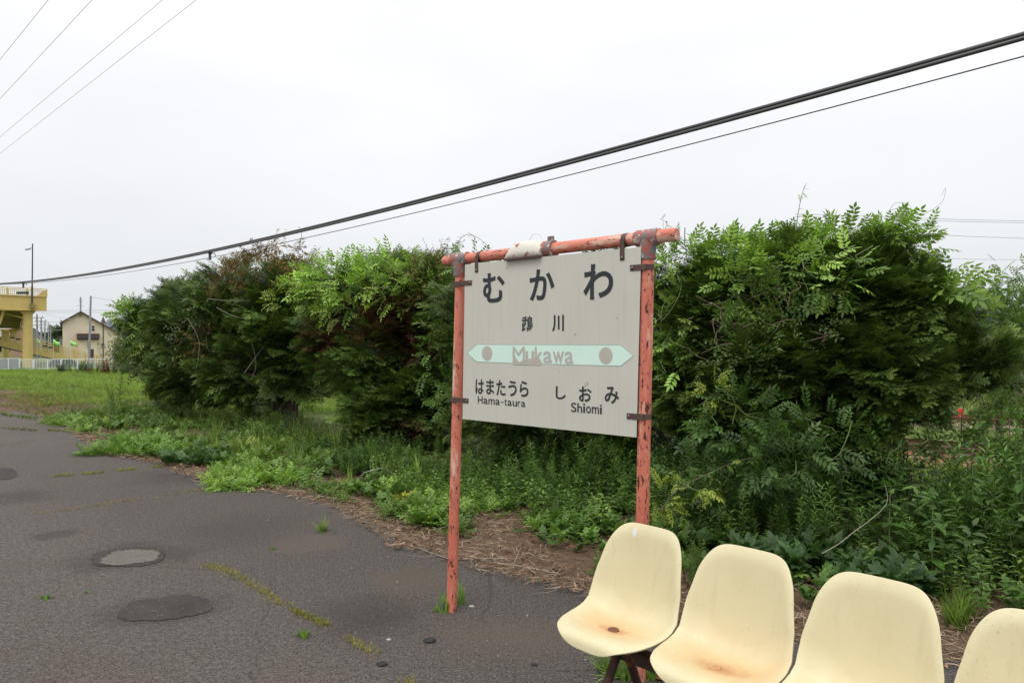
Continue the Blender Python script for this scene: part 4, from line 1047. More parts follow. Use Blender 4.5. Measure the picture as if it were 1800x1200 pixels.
shoot([(1400, 400), (1403, 375), (1408, 350), (1412, 335), (1418, 322)], 6.8, .004, 'greenstem', 'thin leafy shoot sticking up above the tall yew', leaves=PIN_N, sc=.32, every=2)
shoot([(1560, 372), (1585, 366), (1615, 378), (1640, 368), (1658, 352), (1662, 330), (1655, 345)], 6.7, .0022, 'twig', 'long bare tendril curling above the right end of the hedge')
shoot([(1562, 374), (1572, 358), (1590, 357), (1602, 364)], 6.7, .002, 'twig', 'short bare tendril arching above the right end of the hedge')
shoot([(805, 452), (806, 425), (822, 412), (840, 418), (855, 430), (860, 440)], 7.5, .003, 'twig', 'arched withered vine rising behind the left end of the crossbar', leaves=WILT, lc=((.16, .15, .05), (.26, .22, .08)), sc=.22, every=1)
shoot([(790, 450), (783, 435), (776, 436), (770, 440)], 7.5, .002, 'twig', 'tiny dry vine tip left of the sign', leaves=WILT, lc=((.16, .15, .05), (.26, .22, .08)), sc=.16, every=2)
shoot([(1165, 440), (1168, 410), (1172, 392), (1160, 385)], 7.0, .003, 'twig', 'withered vine tip behind the right end of the crossbar', leaves=WILT, lc=((.18, .17, .05), (.27, .23, .08)), sc=.32, every=1)
shoot([(520, 440), (528, 425), (530, 405), (524, 398)], 13, .006, 'twig', 'bare twig standing above the crest of the second yew')
shoot([(930, 424), (938, 412), (948, 413), (952, 421)], 7.5, .0016, 'twig', 'wiry tendril over the white lamp hood')
for i, q in enumerate([[(430, 655), (455, 620), (475, 598), (490, 570)], [(365, 525), (400, 528), (440, 528)], [(380, 540), (410, 555), (440, 560), (470, 552)], [(440, 590), (450, 640), (440, 670)], [(330, 560), (350, 600), (345, 650)]]):
    shoot(q, 13.0, .0045, 'paletwig', 'bare pale twig on the second yew, %s' % ['long and diagonal', 'straight near the top', 'forked across the middle', 'hanging low', 'on the left side'][i], name='dead_twig', cat='twig', group='bare pale twigs on the dark yew')
shoot([(1475, 955), (1440, 975)][::-1] + [(1500, 935), (1540, 905), (1560, 880), (1555, 850)], 4.9, .004, 'paletwig', 'pale bent vine stem rising from the litter behind the seats', name='dead_twig', cat='twig')
shoot([(1160, 900), (1190, 860), (1240, 835), (1290, 812), (1330, 803)], 5.4, .004, 'twig', 'arching rose cane with yellow leaves right of the sign post', leaves=PIN_N, lc=((.20, .28, .04), (.30, .36, .06)), sc=.45, every=2)
shoot([(1360, 520), (1375, 560), (1340, 610), (1310, 660)], 6.0, .0035, 'twig', 'reddish rose cane hanging on the front of the tall yew')
shoot([(1223, 520), (1260, 535), (1300, 520), (1345, 545)], 6.2, .003, 'twig', 'thin cane crossing the upper front of the tall yew')
shoot([(1560, 600), (1590, 575), (1640, 560), (1700, 558), (1780, 570)], 6.1, .0035, 'greenstem', 'long pale green cane reaching towards the leaning pole', leaves=SPRIG, sc=.4, every=4)
shoot([(1690, 770), (1690, 735), (1695, 710), (1700, 690)], 5.9, .006, 'bark', 'dark bare stem under the right branch of the tall yew', name='dead_twig', cat='twig')
shoot([(1760, 760), (1740, 735), (1730, 710), (1722, 690)], 5.8, .005, 'bark', 'dark forked dead stem at the right edge of the hedge', name='dead_twig', cat='twig', leaves=WILT, lc=((.05, .03, .02), (.09, .05, .03)), sc=.3, every=1)

# ================================================================== UNDERGROWTH
def band_pts(k, t0, t1, p0, p1, bias=1.0):
    t = rng.uniform(t0, t1, k); p = p0 + (p1 - p0) * rng.random(k) ** bias
    x = t * DV[0] + p * NV[0]; y = t * DV[1] + p * NV[1]; return np.stack([x, y, gz(x, y) - .01], 1), t, p
def nz2(P, s, seed): return np.array([mnoise.noise(Vector((a[0] * s, a[1] * s, seed))) for a in P])
def edge_band(k, t0, t1, o0, o1, bias=1.0):
    t = rng.uniform(t0, t1, k); p = edge_at(t) + o0 + (o1 - o0) * rng.random(k) ** bias
    x = t * DV[0] + p * NV[0]; y = t * DV[1] + p * NV[1]; return np.stack([x, y, np.maximum(gz(x, y) - .01, 0)], 1), t, p
# tall weeds along the foot of the hedge
g = Geo()
def weed_layer(k, t0, t1, p0, p1, bases, c0, c1, s0, s1, seed, thr=-.1, hfun=None):
    P, t, p = band_pts(k, t0, t1, p0, p1); q = nz2(P, .9, seed) > thr; P, t, p = P[q], t[q], p[q]
    sc = rng.uniform(s0, s1, len(P))
    if hfun is not None: sc = sc * hfun(t, p)
    upright(g, bases, P, cols(len(P), c0, c1, .22), sc, .16)
rise = lambda t, p: np.clip(.5 + .28 * (p - 5.2) + .12 * np.clip(t + 4, 0, 3), .45, 1.35)
weed_layer(2300, -6.2, 2.5, 5.15, 7.6, LANCE, (.065, .13, .03), (.13, .23, .05), .9, 1.5, 1, hfun=rise)
weed_layer(1100, -6.6, 2.5, 5.1, 7.6, BROAD, (.065, .13, .032), (.13, .23, .055), .7, 1.4, 5, -.05, hfun=rise)
weed_layer(500, -6.2, 2.5, 7.0, 8.6, BROAD, (.04, .08, .02), (.09, .16, .03), .9, 1.5, 9, -.3)
weed_layer(520, -6.6, -2.2, 4.75, 6.0, FERNY, (.12, .23, .04), (.24, .38, .07), .6, 1.0, 21, .0)
weed_layer(620, -6.8, 0.5, 4.8, 6.2, BROAD, (.10, .19, .04), (.20, .33, .065), .4, .8, 22, -.15)
weed_layer(260, -6.8, 1.0, 4.3, 5.6, ROSETTE, (.07, .15, .03), (.14, .25, .05), .5, .9, 23, .05)
g.build('undergrowth', 'leaf', None, loc=(0, 0, 0))['label'] = 'dense dark green weeds along the foot of the hedge under and right of the sign'
g = Geo()
weed_layer(380, -13, -5, 5.6, 7.2, LANCE, (.06, .12, .03), (.11, .20, .045), .4, .8, 11, -.05)
weed_layer(1300, -18, -5, 4.9, 7.2, BROAD, (.08, .15, .035), (.17, .28, .06), .35, .8, 13, -.05)
weed_layer(420, -17, -6, 4.6, 6.6, ROSETTE, (.09, .16, .035), (.15, .26, .055), .7, 1.1, 14, .0)
weed_layer(1100, -17, -5, 4.3, 6.4, FERNY, (.11, .20, .04), (.22, .35, .07), .7, 1.2, 15, -.0)
weed_layer(110, -14, -6, 4.6, 6.6, TUFT, (.12, .20, .04), (.22, .30, .07), .25, .5, 16, -.2)
g.build('undergrowth', 'leaf', None, loc=(0, 0, 0))['label'] = 'leafy green weeds below the yews left of the sign'

def clump(label, u, v, ru, rv, k, bases, c0, c1, s0, s1, name='weed_clump', m='leaf', cat='weeds', group='leafy clumps on the edge of the asphalt', lean=.2, r3=None):
    c = Gz(u, v); g = Geo(); q = rng.normal(0, .45, (k, 2)) if r3 else None
    a = rng.random(k) * 6.283; r_ = np.sqrt(rng.random(k)) * (1 + .35 * np.sin(3 * a + u) + .2 * np.sin(7 * a + v))
    uu = u + ru * r_ * np.cos(a); vv = np.maximum(v + rv * r_ * np.sin(a), HZ + 30)
    D = EYE * F / (vv - HZ); P = np.stack([(uu - 900) / F * D, D, np.zeros(k)], 1)
    P[:, 2] = np.maximum(gz(P[:, 0], P[:, 1]) - .01, 0) * (v < 900)
    upright(g, bases, P, cols(k, c0, c1, .2), rng.uniform(s0, s1, k), lean)
    o = g.build(name, m, None, kind=None, loc=(c.x, c.y, 0)); return tag(o, label, cat, group)
BG0, BG1 = (.15, .27, .045), (.27, .43, .075)
clump('bright green leafy clump spilling onto the asphalt below the second yew', 435, 845, 75, 17, 150, FERNY, BG0, BG1, .65, 1.05)
clump('green clump of pinnate seedlings at the left end of the verge', 245, 793, 78, 11, 130, FERNY, BG0, (.17, .30, .055), .8, 1.25)
clump('bluish green clump on the asphalt edge left of the bright clump', 345, 812, 50, 10, 60, ROSETTE, (.07, .14, .05), (.12, .21, .07), .7, 1.1)
clump('yellow-green clump behind the bright clump', 455, 795, 38, 9, 50, FERNY, (.20, .27, .035), (.30, .35, .05), .8, 1.2)
clump('clump with yellow tips just left of the sign post', 765, 905, 66, 28, 120, FERNY, (.09, .18, .03), (.18, .29, .045), .65, 1.05)
clump('small group of yellow leaves at the edge of the verge left of the sign', 715, 892, 9, 4, 12, FERNY, (.34, .36, .04), (.45, .42, .05), .6, .9)
clump('green leafy clump under the middle of the board', 985, 925, 48, 20, 60, FERNY, (.07, .15, .028), (.15, .26, .04), .6, .95)
clump('patch of dark lobed leaves behind the second seat', 1400, 995, 95, 26, 120, ROSETTE, (.035, .085, .022), (.06, .125, .032), .8, 1.2)
clump('low lobed leaves between the third seat and the hedge', 1560, 1040, 75, 22, 70, ROSETTE, (.035, .085, .022), (.065, .13, .032), .8, 1.2)
clump('low green rosettes behind the first seat', 1240, 960, 60, 16, 70, ROSETTE, (.04, .09, .02), (.08, .15, .03), .7, 1.0)
clump('light green goldenrod-like bush behind the fourth seat', 1640, 985, 60, 22, 75, LANCE, (.06, .135, .025), (.11, .21, .04), .45, .8, cat='plant', group=None)
clump('light green narrow-leaved bush at the right edge behind the seats', 1765, 1020, 55, 26, 80, LANCE, (.06, .13, .025), (.11, .20, .04), .45, .85, cat='plant', group=None)
clump('feathery green weed in the middle of the verge left of the sign', 640, 835, 60, 14, 80, LANCE, (.05, .11, .025), (.10, .19, .04), .45, .8)
clump('patchy green shoots on the litter left of the sign', 620, 868, 70, 16, 40, FERNY, (.08, .15, .03), (.15, .25, .04), .5, .8)
clump('small seedlings in the litter behind the first seat', 1090, 1000, 60, 25, 16, FERNY, (.08, .15, .03), (.15, .24, .04), .35, .6)
clump('green weeds growing between the first and second seat', 1215, 1020, 14, 40, 20, LANCE, (.07, .14, .03), (.13, .22, .04), .3, .5)
clump('grass and leaves between the third and fourth seat', 1690, 1090, 26, 26, 26, TUFT, (.10, .18, .03), (.18, .27, .05), .14, .26, m='grass')
# tufts on the asphalt
SMALLW = [TUFT[0], TUFT[1], FERNY[0], (lambda b: (b[0] * 1.1, b[1], b[2]))(LANCE[3]), (lambda b: (b[0] * 1.1, b[1], b[2]))(LANCE[4])]
tuf = [(565, 935, 14, 5, 20, .10, 'tuft of green weed behind the pale round patch'), (482, 966, 7, 3, 10, .05, 'tiny green tuft left of the pale round patch'), (532, 1118, 11, 4, 24, .06, 'green tuft right of the mossy crack, low in the foreground'),
       (775, 1075, 14, 5, 12, .12, 'grassy tuft at the foot of the left sign post'), (806, 1062, 5, 4, 5, .16, 'thin tuft just right of the left sign post foot'), (1085, 1188, 24, 9, 46, .16, 'fresh grass tuft under the first seat beside the leg'), (1140, 1192, 18, 6, 26, .13, 'small tuft under the second seat'),
       (80, 1052, 16, 3, 30, .035, 'flat mossy tuft in the left foreground'), (153, 1041, 6, 2, 9, .03, 'tiny mossy tuft above the dark round patch')]
for u, v, ru, rv, k, s, lb in tuf:
    clump(lb, u, v, ru * 1.1, rv, k if s < .09 else max(6, k // 2), TUFT if s < .09 else SMALLW, (.12, .23, .035), (.22, .36, .06), s * .4 * (1 if s < .09 else 1.5), s * 1.1 * (1 if s < .09 else 1.5), lean=.45, name='grass_tuft', m='grass', cat='grass tuft', group='tufts in the asphalt')
# mossy cracks
g = Geo()
def crack(pxs, k, wpx, c0, c1, s, gaps=.0, seed=0):
    P = []
    n_ = len(pxs) - 1
    for _ in range(k):
        i = random.randrange(n_); f = random.random(); (u0, v0), (u1, v1) = pxs[i], pxs[i + 1]
        uu = u0 + (u1 - u0) * f; vv = v0 + (v1 - v0) * f
        if mnoise.noise(Vector((uu * .035, vv * .02, seed))) < gaps: continue
        q = Gz(uu + random.gauss(0, wpx), vv + random.gauss(0, wpx * .32)); P.append(q)
    P = np.array(P); upright(g, TUFT, P, cols(len(P), c0, c1, .2), rng.uniform(.6, 1.3, len(P)) * s, .4)
crack([(362, 994), (395, 1000), (430, 1020), (470, 1045), (520, 1075), (575, 1100)], 900, 7.5, (.26, .26, .08), (.44, .36, .14), .022, -.28, 1)
crack([(510, 1070), (575, 1098)], 120, 5, (.15, .19, .04), (.24, .24, .06), .03, -.5, 2)
crack([(590, 1110), (640, 1138), (690, 1165), (715, 1195), (740, 1230)], 700, 8.5, (.26, .27, .08), (.42, .35, .13), .022, -.12, 3)
crack([(60, 903), (140, 893), (200, 882), (270, 876), (340, 862), (420, 857)], 620, 3, (.30, .27, .09), (.42, .33, .13), .020, -.25, 4)
crack([(80, 838), (160, 832), (230, 825), (300, 818)], 600, 3, (.24, .27, .07), (.34, .31, .10), .035, -.1, 5)
crack([(0, 752), (60, 757), (130, 757)], 160, 3, (.13, .18, .04), (.22, .23, .06), .06, -.2, 6)
crack([(0, 728), (50, 735), (90, 745)], 160, 4, (.11, .19, .04), (.2, .26, .06), .09, -.3, 6)
o = g.build('crack_grass', 'grass', None, loc=(0, 0, 0)); o['label'] = 'mossy grass growing along the cracks of the asphalt'
# dry litter
def strips(name, P, lens, wid, c0, c1, lab, flatz=.12, m='dry'):
    g = Geo(); k = len(P)
    bs = []
    for _ in range(4):
        b = random.uniform(-.25, .25)
        V = np.array([(-.5 * wid, 0, 0), (.5 * wid, 0, 0), (-.5 * wid + b * .5, .5, .03), (.5 * wid + b * .5, .5, .03), (-.3 * wid, 1, 0), (.3 * wid, 1, 0)], float)
        bs.append((V, np.array([(0, 1, 3), (0, 3, 2), (2, 3, 5), (2, 5, 4)]), np.array([.9, .9, 1.1, 1.1, .9, .9])))
    a = rng.random(k) * 6.283; d = np.stack([np.cos(a), np.sin(a), rng.normal(0, flatz, k)], 1)
    free(g, bs, P, norm(d), cols(k, c0, c1, .3), lens, upj=.5); o = g.build(name, m, None, loc=(0, 0, 0)); o['label'] = lab; return o
P, t, p = edge_band(32000, -15, 2.5, -.10, 2.1, 1.35); q = (nz2(P, .8, 31) + .10 * (t > -7) > -.18); P = P[q]; P[:, 2] += rng.random(len(P)) * .03 + .012
strips('dry_litter', P, rng.uniform(.02, .10, len(P)), .045, (.15, .105, .07), (.48, .36, .26), 'dry brown stalks and dead leaves littering the edge of the asphalt')
P, t, p = edge_band(1900, -9, 2.5, -.15, 1.9, 1.2); P[:, 2] += .02
strips('dry_stalks', P, rng.uniform(.12, .36, len(P)), .008, (.22, .16, .10), (.44, .35, .26), 'pale dry stems strewn over the litter')
g = Geo(); P, t, p = edge_band(4200, -14, 2.5, -.12, 2.0, 1.3); P[:, 2] += .02 + rng.random(len(P)) * .02
free(g, [leaf2(.036, .02, .3)], P, norm(rng.normal(0, 1, (len(P), 3)) * np.array([1, 1, .2])), cols(len(P), (.12, .065, .04), (.27, .15, .09), .25), rng.uniform(.6, 1.5, len(P)), upj=.5)
g.build('dead_leaves', 'dry', None, loc=(0, 0, 0))['label'] = 'fallen brown leaves along the verge'
for i, (q, lb) in enumerate((([(500, 862), (540, 867), (590, 879), (628, 884)], 'pale dry vine stem lying on the asphalt left of the verge'), ([(725, 962), (790, 985), (850, 984), (905, 984)], 'long dry stem looped at the foot of the sign'), ([(860, 990), (920, 998), (985, 1012)], 'straight straw stalk right of the left sign post'), ([(620, 850), (650, 830), (690, 828), (705, 840)], 'arched dry vine hoop in the verge'))):
    P_ = [Gz(u, v) + Vector((0, 0, .012)) for u, v in q]
    if i == 3:
        P_[1].z = .0; P_ = [Gz(622, 856), Gz(640, 856) + Vector((0, 0, .16)), Gz(672, 854) + Vector((0, 0, .20)), Gz(704, 850) + Vector((0, 0, .06))]
    tag(MB().tube(P_, .005, 5).build('dry_stem', 'paletwig', None, loc=P_[0]), lb, 'dry stem', 'dry stems lying by the verge')
# pebbles
def pebbles(name, P, s0, s1, m, lab):
    ico = bmesh.new(); bmesh.ops.create_icosphere(ico, subdivisions=1, radius=1); V = np.array([v.co for v in ico.verts]); Fc = np.array([[v.index for v in f.verts] for f in ico.faces]); ico.free()
    g = Geo(); bs = []
    for i in range(4): bs.append((V * rng.uniform(.7, 1.2, (len(V), 1)) * np.array([1.2, .9, .6]), Fc, np.ones(len(V))))
    a = rng.random(len(P)) * 6.28; d = np.stack([np.cos(a), np.sin(a), np.zeros(len(P))], 1)
    free(g, bs, P, d, cols(len(P), (.12, .11, .10), (.36, .33, .29), .3), rng.uniform(s0, s1, len(P)) ** 1.0, upj=.1)
    o = g.build(name, m, None, loc=(0, 0, 0)); o['label'] = lab
k = 1300; t = rng.uniform(-9, 2, k); p = rng.uniform(.2, 4.2, k); q = p < edge_at(t) + .25; t, p = t[q], p[q]
P = np.stack([t * DV[0] + p * NV[0], t * DV[1] + p * NV[1], np.full(len(t), .001)], 1)
pebbles('grit', P, .0015, .005, 'dry', 'small loose grit scattered over the asphalt')
k = 420; t = rng.normal(-1.3, .5, k); p = rng.normal(3.0, .35, k)
P = np.stack([t * DV[0] + p * NV[0], t * DV[1] + p * NV[1], np.full(k, .002)], 1)
pebbles('gravel', P, .003, .010, 'dry', 'loose pale gravel under the seats near the right sign post')
for (u, v, s, m_, lb) in ((755, 1127, .024, 'stone_dark', 'black lump of asphalt below the left sign post'), (672, 1168, .019, 'stone_dark', 'black chip of asphalt on the mossy crack at the bottom'), (829, 1066, .012, 'stone_light', 'small white stone by the left sign post'), (939, 1169, .012, 'stone_dark', 'dark stone in front of the first seat'), (683, 1124, .010, 'stone_light', 'small grey pebble left of the black lump')):
    bm = bmesh.new(); bmesh.ops.create_icosphere(bm, subdivisions=3, radius=1)
    for vv in bm.verts:
        f = 1 + .35 * mnoise.noise(vv.co * 1.6 + Vector((u, v, 0))) + .12 * mnoise.noise(vv.co * 5); vv.co = Vector((vv.co.x * 1.4, vv.co.y, vv.co.z * .55)) * f * s
    me = bpy.data.meshes.new('stone'); bm.to_mesh(me); bm.free(); me.materials.append(M[m_])
    o = bpy.data.objects.new('stone', me); link(o); o.location = Gz(u, v) + Vector((0, 0, s * .3)); tag(o, lb, 'stone')
# brown leaf under the seats
c = Gz(1168, 1192); tag(MB().prism([c + Vector(q) for q in ((-.05, -.02, .01), (.0, .03, .02), (.06, .02, .015), (.05, -.03, .006), (-.01, -.04, .01))], (0, 0, .002)).build('dead_leaf', simple('brown_leaf', (.20, .075, .035), .2, 20, .7), None, smooth=False, loc=c), 'single reddish brown dead leaf on the ground under the second seat', 'leaf')

# ================================================================== LARGE-LEAVED PLANTS (each leaf a part)
def bigleaf_mesh(L, W_, name='leaf'):
    K_ = 8; V = []; 
    for i in range(K_ + 1):
        f = i / K_; wv = W_ / 2 * (math.sin(math.pi * f ** .8) ** .9 if 0 < f < 1 else .02); z = -.25 * L * f * f
        V += [(-wv, f * L, z + .18 * wv), (0, f * L, z), (wv, f * L, z + .18 * wv)]
    Fq = []
    for i in range(K_): a = i * 3; Fq += [(a, a + 1, a + 4, a + 3), (a + 1, a + 2, a + 5, a + 4)]
    me = bpy.data.meshes.new(name); me.from_pydata(V, [], Fq); me.polygons.foreach_set('use_smooth', [True] * len(Fq))
    a = me.color_attributes.new('Col', 'FLOAT_COLOR', 'POINT'); c = random.uniform(0, 1)
    col = np.array([[.05 + .04 * c, .12 + .07 * c, .03, 1]] * len(V), np.float32); a.data.foreach_set('color', col.ravel()); me.materials.append(M['leaf']); return me
LM = [bigleaf_mesh(.10, .038), bigleaf_mesh(.12, .046), bigleaf_mesh(.085, .034), bigleaf_mesh(.11, .05)]
def bigplant(label, u, v0, v1, D, nwh, seed, spread=.0):
    rs = random.Random(seed); b = at(u, v0, D); b.z = max(0, float(gz(b.x, b.y))); top = at(u + spread, v1, D)
    root = empty('broadleaf_plant', b, label, 'plant', 'large-leaved plants at the right end of the hedge')
    MB().tube([b, b.lerp(top, .5) + Vector((rs.uniform(-.03, .03), 0, 0)), top], [.006, .005, .003], 6).build('stem', 'greenstem', root)
    for i in range(nwh):
        f = .35 + .65 * i / (nwh - 1); c = b.lerp(top, f); n_ = 4
        for j in range(n_):
            a = j * 6.283 / n_ + i * .8 + rs.uniform(-.2, .2); o = bpy.data.objects.new('leaf', rs.choice(LM)); link(o); o.parent = root
            o.location = c - root.location; o.rotation_euler = (R(rs.uniform(-5, 45) if i == nwh - 1 else rs.uniform(-25, 20)), R(rs.uniform(-15, 15)), a); s = rs.uniform(.8, 1.15) * (1.0 if i > nwh - 3 else 1.15); o.scale = (s, s, s)
for i, (u, v0, v1, D, n_, lb) in enumerate(((1710, 960, 805, 4.9, 5, 'large-leaved plant with its top whorl below the gap at the right'), (1565, 960, 855, 5.0, 4, 'large-leaved plant in front of the tall yew, left of the others'), (1795, 960, 815, 4.7, 5, 'large-leaved plant cut by the right edge of the view'), (1725, 1000, 745, 5.6, 6, 'tall large-leaved plant standing in the gap before the railway'), (1640, 1000, 880, 4.6, 4, 'short large-leaved plant among the narrow-leaved weeds'), (1775, 1000, 725, 5.5, 6, 'tallest large-leaved plant, at the far right of the gap'))):
    bigplant(lb, u, v0, v1, D, n_, 40 + i)

# ================================================================== GRASS
g = Geo()
def grass(k, t0, t1, p0, p1, s0, s1, c0, c1, seed, thr=-.3, bias=1):
    P, t, p = band_pts(k, t0, t1, p0, p1, bias); q = nz2(P, .35, seed) > thr; P = P[q]
    upright(g, TUFT, P, cols(len(P), c0, c1, .2), rng.uniform(s0, s1, len(P)), .25)
grass(4200, -26, -13, 5.4, 9.5, .06, .16, (.14, .22, .04), (.27, .36, .085), 51, -.1)
grass(2200, -22, -12, 4.6, 7, .04, .11, (.15, .20, .04), (.27, .27, .09), 55, .0)
grass(1800, -22, -7, 5.0, 7.5, .06, .18, (.14, .19, .04), (.27, .26, .09), 61, .0)
_T = TUFT; TUFT = TUFT_F
grass(11000, -40, -14, 6.2, 13, .08, .20, (.15, .24, .045), (.28, .38, .09), 52, -.3)
grass(16000, -82, -24, 8.5, 24, .14, .34, (.16, .26, .05), (.29, .39, .09), 53, -.8)
grass(6000, -60, -20, 5.2, 9, .06, .16, (.19, .17, .06), (.30, .25, .12), 54, -.05)
grass(9000, -13, 6, 8.5, 17, .12, .28, (.13, .20, .045), (.26, .30, .10), 57, -.6)
grass(9000, -40, 14, 20, 46, .18, .42, (.13, .20, .045), (.24, .29, .09), 59, -.8)
grass(4000, -34, -10, 14, 26, .15, .35, (.15, .20, .05), (.28, .30, .11), 60, -.8)
TUFT = _T
g.build('grass', 'grass', None, loc=(0, 0, 0))['label'] = 'rough green and straw-coloured grass beyond the platform'
# single plants in the grass
def lone(label, u, v, D, w_, h, bases, k, c0, c1, sc, name='weed', m='leaf', cat='plant', z=None, group=None):
    c = at(u, v, D); c.z = float(gz(c.x, c.y)) if z is None else z; g = Geo()
    P = np.array(c) + np.stack([rng.normal(0, w_ * .4, k), rng.normal(0, w_ * .4, k), np.zeros(k)], 1)
    upright(g, bases, P, cols(k, c0, c1, .2), rng.uniform(.6, 1.1, k) * sc, .3); o = g.build(name, m, None, kind=None, loc=tuple(c)); return tag(o, label, cat, group)
lone('slender upright green weed standing alone in the grass left of the hedge', 203, 730, 16.5, .05, 1, LANCE, 3, (.06, .12, .03), (.09, .15, .04), 1.55)
lone('rusty red dock plant gone to seed in front of the white railing', 188, 655, 60, 1.1, 1, LANCE, 34, (.14, .035, .018), (.20, .06, .03), 2.3, name='dock_plant', m='dry')
lone('green bush of weeds right of the red dock plant', 224, 655, 59, 1.2, 1, LANCE, 70, (.07, .12, .035), (.12, .18, .05), 2.4)
lone('green weeds growing before the middle of the white railing', 150, 650, 62, 1.3, 1, LANCE, 60, (.06, .11, .03), (.10, .17, .05), 2.0)
lone('small round weed in front of the white railing', 108, 650, 64, .45, 1, BROAD, 26, (.05, .09, .03), (.08, .13, .04), 2.2)

# ================================================================== BACKGROUND LEFT: footbridge
ZG = -.9
class PL:
    """upright plane square to the line of sight at column u0, distance D0; E points away from it"""
    def __init__(s, u0, D0):
        x0 = (u0 - 900) / F; l = math.hypot(x0, 1); s.E = Vector((x0 / l, 1 / l, 0)); s.c = D0 * l; s.S = Vector((1 / l, -x0 / l, 0)); s.ang = math.atan2(s.S.y, s.S.x)
    def __call__(s, u, v, off=0.0):
        x = (u - 900) / F; return at(u, v, (s.c + off) / (x * s.E.x + s.E.y))
    def low(s, u, off=0.0): q = s(u, 640, off); q.z = ZG; return q
    def poly(s, pts, off, depth, mb=None):
        mb = mb or MB(); return mb.prism([q if isinstance(q, Vector) else s(q[0], q[1], off) for q in pts], s.E * depth)
    def rect(s, u0, v0, u1, v1, off, depth, mb=None): return s.poly([(u0, v0), (u1, v0), (u1, v1), (u0, v1)], off, depth, mb)
def bx(mb, u0, v0, u1, v1, D, depth):
    a = at(u0, v0, D); b = at(u1, v1, D); mb.box(((a.x + b.x) / 2, D + depth / 2, (a.z + b.z) / 2), (abs(b.x - a.x), depth, abs(b.z - a.z))); return mb
B = PL(45, 76)
fb = empty('footbridge', B.low(48), 'yellow steel footbridge with round columns and a long ramp at the left', 'footbridge')
poly = [(82, 522), (45, 520.5), (0, 517), (-150, 508), (-330, 500), (-330, 530), (-150, 537), (0, 543), (40, 544.5), (82, 545)]
B.poly(poly, 0, .25).build('girder', 'yellow_paint', fb, smooth=False)
B.poly([B(u, v) + B.E * 2.6 for u, v in poly], 0, .25).build('girder', 'yellow_paint', fb, smooth=False)
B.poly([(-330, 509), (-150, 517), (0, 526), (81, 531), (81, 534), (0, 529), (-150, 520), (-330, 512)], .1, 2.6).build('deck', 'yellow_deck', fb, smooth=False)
B.poly([(0, 543.6), (82.4, 545.3), (82.4, 546.4), (0, 544.8)], -.12, .45).build('girder_flange', 'yellow_paint', fb, smooth=False)
B.poly([(0, 517.4), (82.4, 521.2), (82.4, 522.1), (0, 518.3)], -.12, .4).build('girder_flange', 'yellow_paint', fb, smooth=False)
def railing(pa, pb, h, parent, n_post, n_bal, m='yellow_paint'):
    """top rail, bottom rail, posts and balusters along a straight, possibly sloping line"""
    pa, pb = Vector(pa), Vector(pb); d = pb - pa; an = math.atan2(d.y, d.x)
    MB().tube([pa + Vector((0, 0, h)), pb + Vector((0, 0, h))], .045, 6).build('handrail', m, parent)
    MB().tube([pa + Vector((0, 0, h * .8)), pb + Vector((0, 0, h * .8))], .022, 5).build('handrail', m, parent)
    MB().tube([pa + Vector((0, 0, .10)), pb + Vector((0, 0, .10))], .035, 5).build('handrail', m, parent)
    for nm_, k, sz, z in (('post', n_post, (.12, .09, h), h / 2), ('baluster', n_bal, (.035, .035, h * .8 - .1), .1 + (h * .8 - .1) / 2)):
        first = None
        for i in range(k + (nm_ == 'post')):
            q = pa + d * ((i + (0 if nm_ == 'post' else .5)) / k)
            if first is None: first = MB().box(q + Vector((0, 0, z)), sz, an).build(nm_, m, parent, smooth=False); q0 = q
            else: copy_part(first, parent, first.location + (q - q0))
railing(B(-60, 514, .12), B(82, 521.5, .12), .78, fb, 4, 40)
railing(B(-60, 514, .12) + B.E * 2.5, B(82, 521.5, .12) + B.E * 2.5, .78, fb, 4, 40)
B.poly([(64, 521), (82.5, 522), (82.5, 511), (76, 511)], -.02, .06).build('end_panel', 'yellow_paint', fb, smooth=False)
B.rect(29, 512.5, 51, 516.5, -.05, .05).build('nameplate', 'dark_trim', fb, smooth=False)
def col(u0, u1, v0, D):
    a = at(u0, v0, D); b = at(u1, v0, D); r_ = (b.x - a.x) / 2 / 1.2; c = (a + b) / 2 + B.E * r_
    MB().tube([(c.x, c.y, ZG - .1), (c.x, c.y, a.z)], r_, 24).build('column', 'yellow_paint', fb)
    mb = MB(); mb.box((c.x, c.y, a.z - .25), (r_ * 2.5, r_ * 2.3, .16), B.ang); mb.box(Vector((c.x, c.y, a.z - .06)) + B.E * .8, (r_ * 3.0, 2.4, .12), B.ang); mb.build('column_head', 'yellow_paint', fb, smooth=False)
col(39.5, 58, 545, 76.4); col(3, 16.5, 578, 100)
P1 = PL(45, 78.5); P2 = PL(20, 100)
sl_ = [P1(-60, 546), P1(42, 546), P2(34, 577), P2(-60, 575)]
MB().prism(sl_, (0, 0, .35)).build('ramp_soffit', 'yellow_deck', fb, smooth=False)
first = None
for i in range(16):
    f = (i + .5) / 16; a = sl_[0].lerp(sl_[3], f) - Vector((0, 0, .05)); b = sl_[1].lerp(sl_[2], f) - Vector((0, 0, .05))
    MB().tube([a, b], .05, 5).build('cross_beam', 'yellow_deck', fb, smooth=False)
B.poly([(-4, 570), (1, 570), (9.5, 546), (4, 545)], .9, .3).build('brace', 'yellow_paint', fb, smooth=False)
MB().tube([at(10, 551, 79), at(38, 558, 82)], .09, 6).build('brace', 'yellow_paint', fb)
MB().tube([P1(44, 547), P2(36, 578)], .12, 6).build('soffit_edge', 'yellow_paint', fb)
P2.poly([(16, 578), (38, 576), (18, 594)], -.4, .3).build('bracket_plate', 'yellow_paint', fb, smooth=False)
W = PL(80, 89)
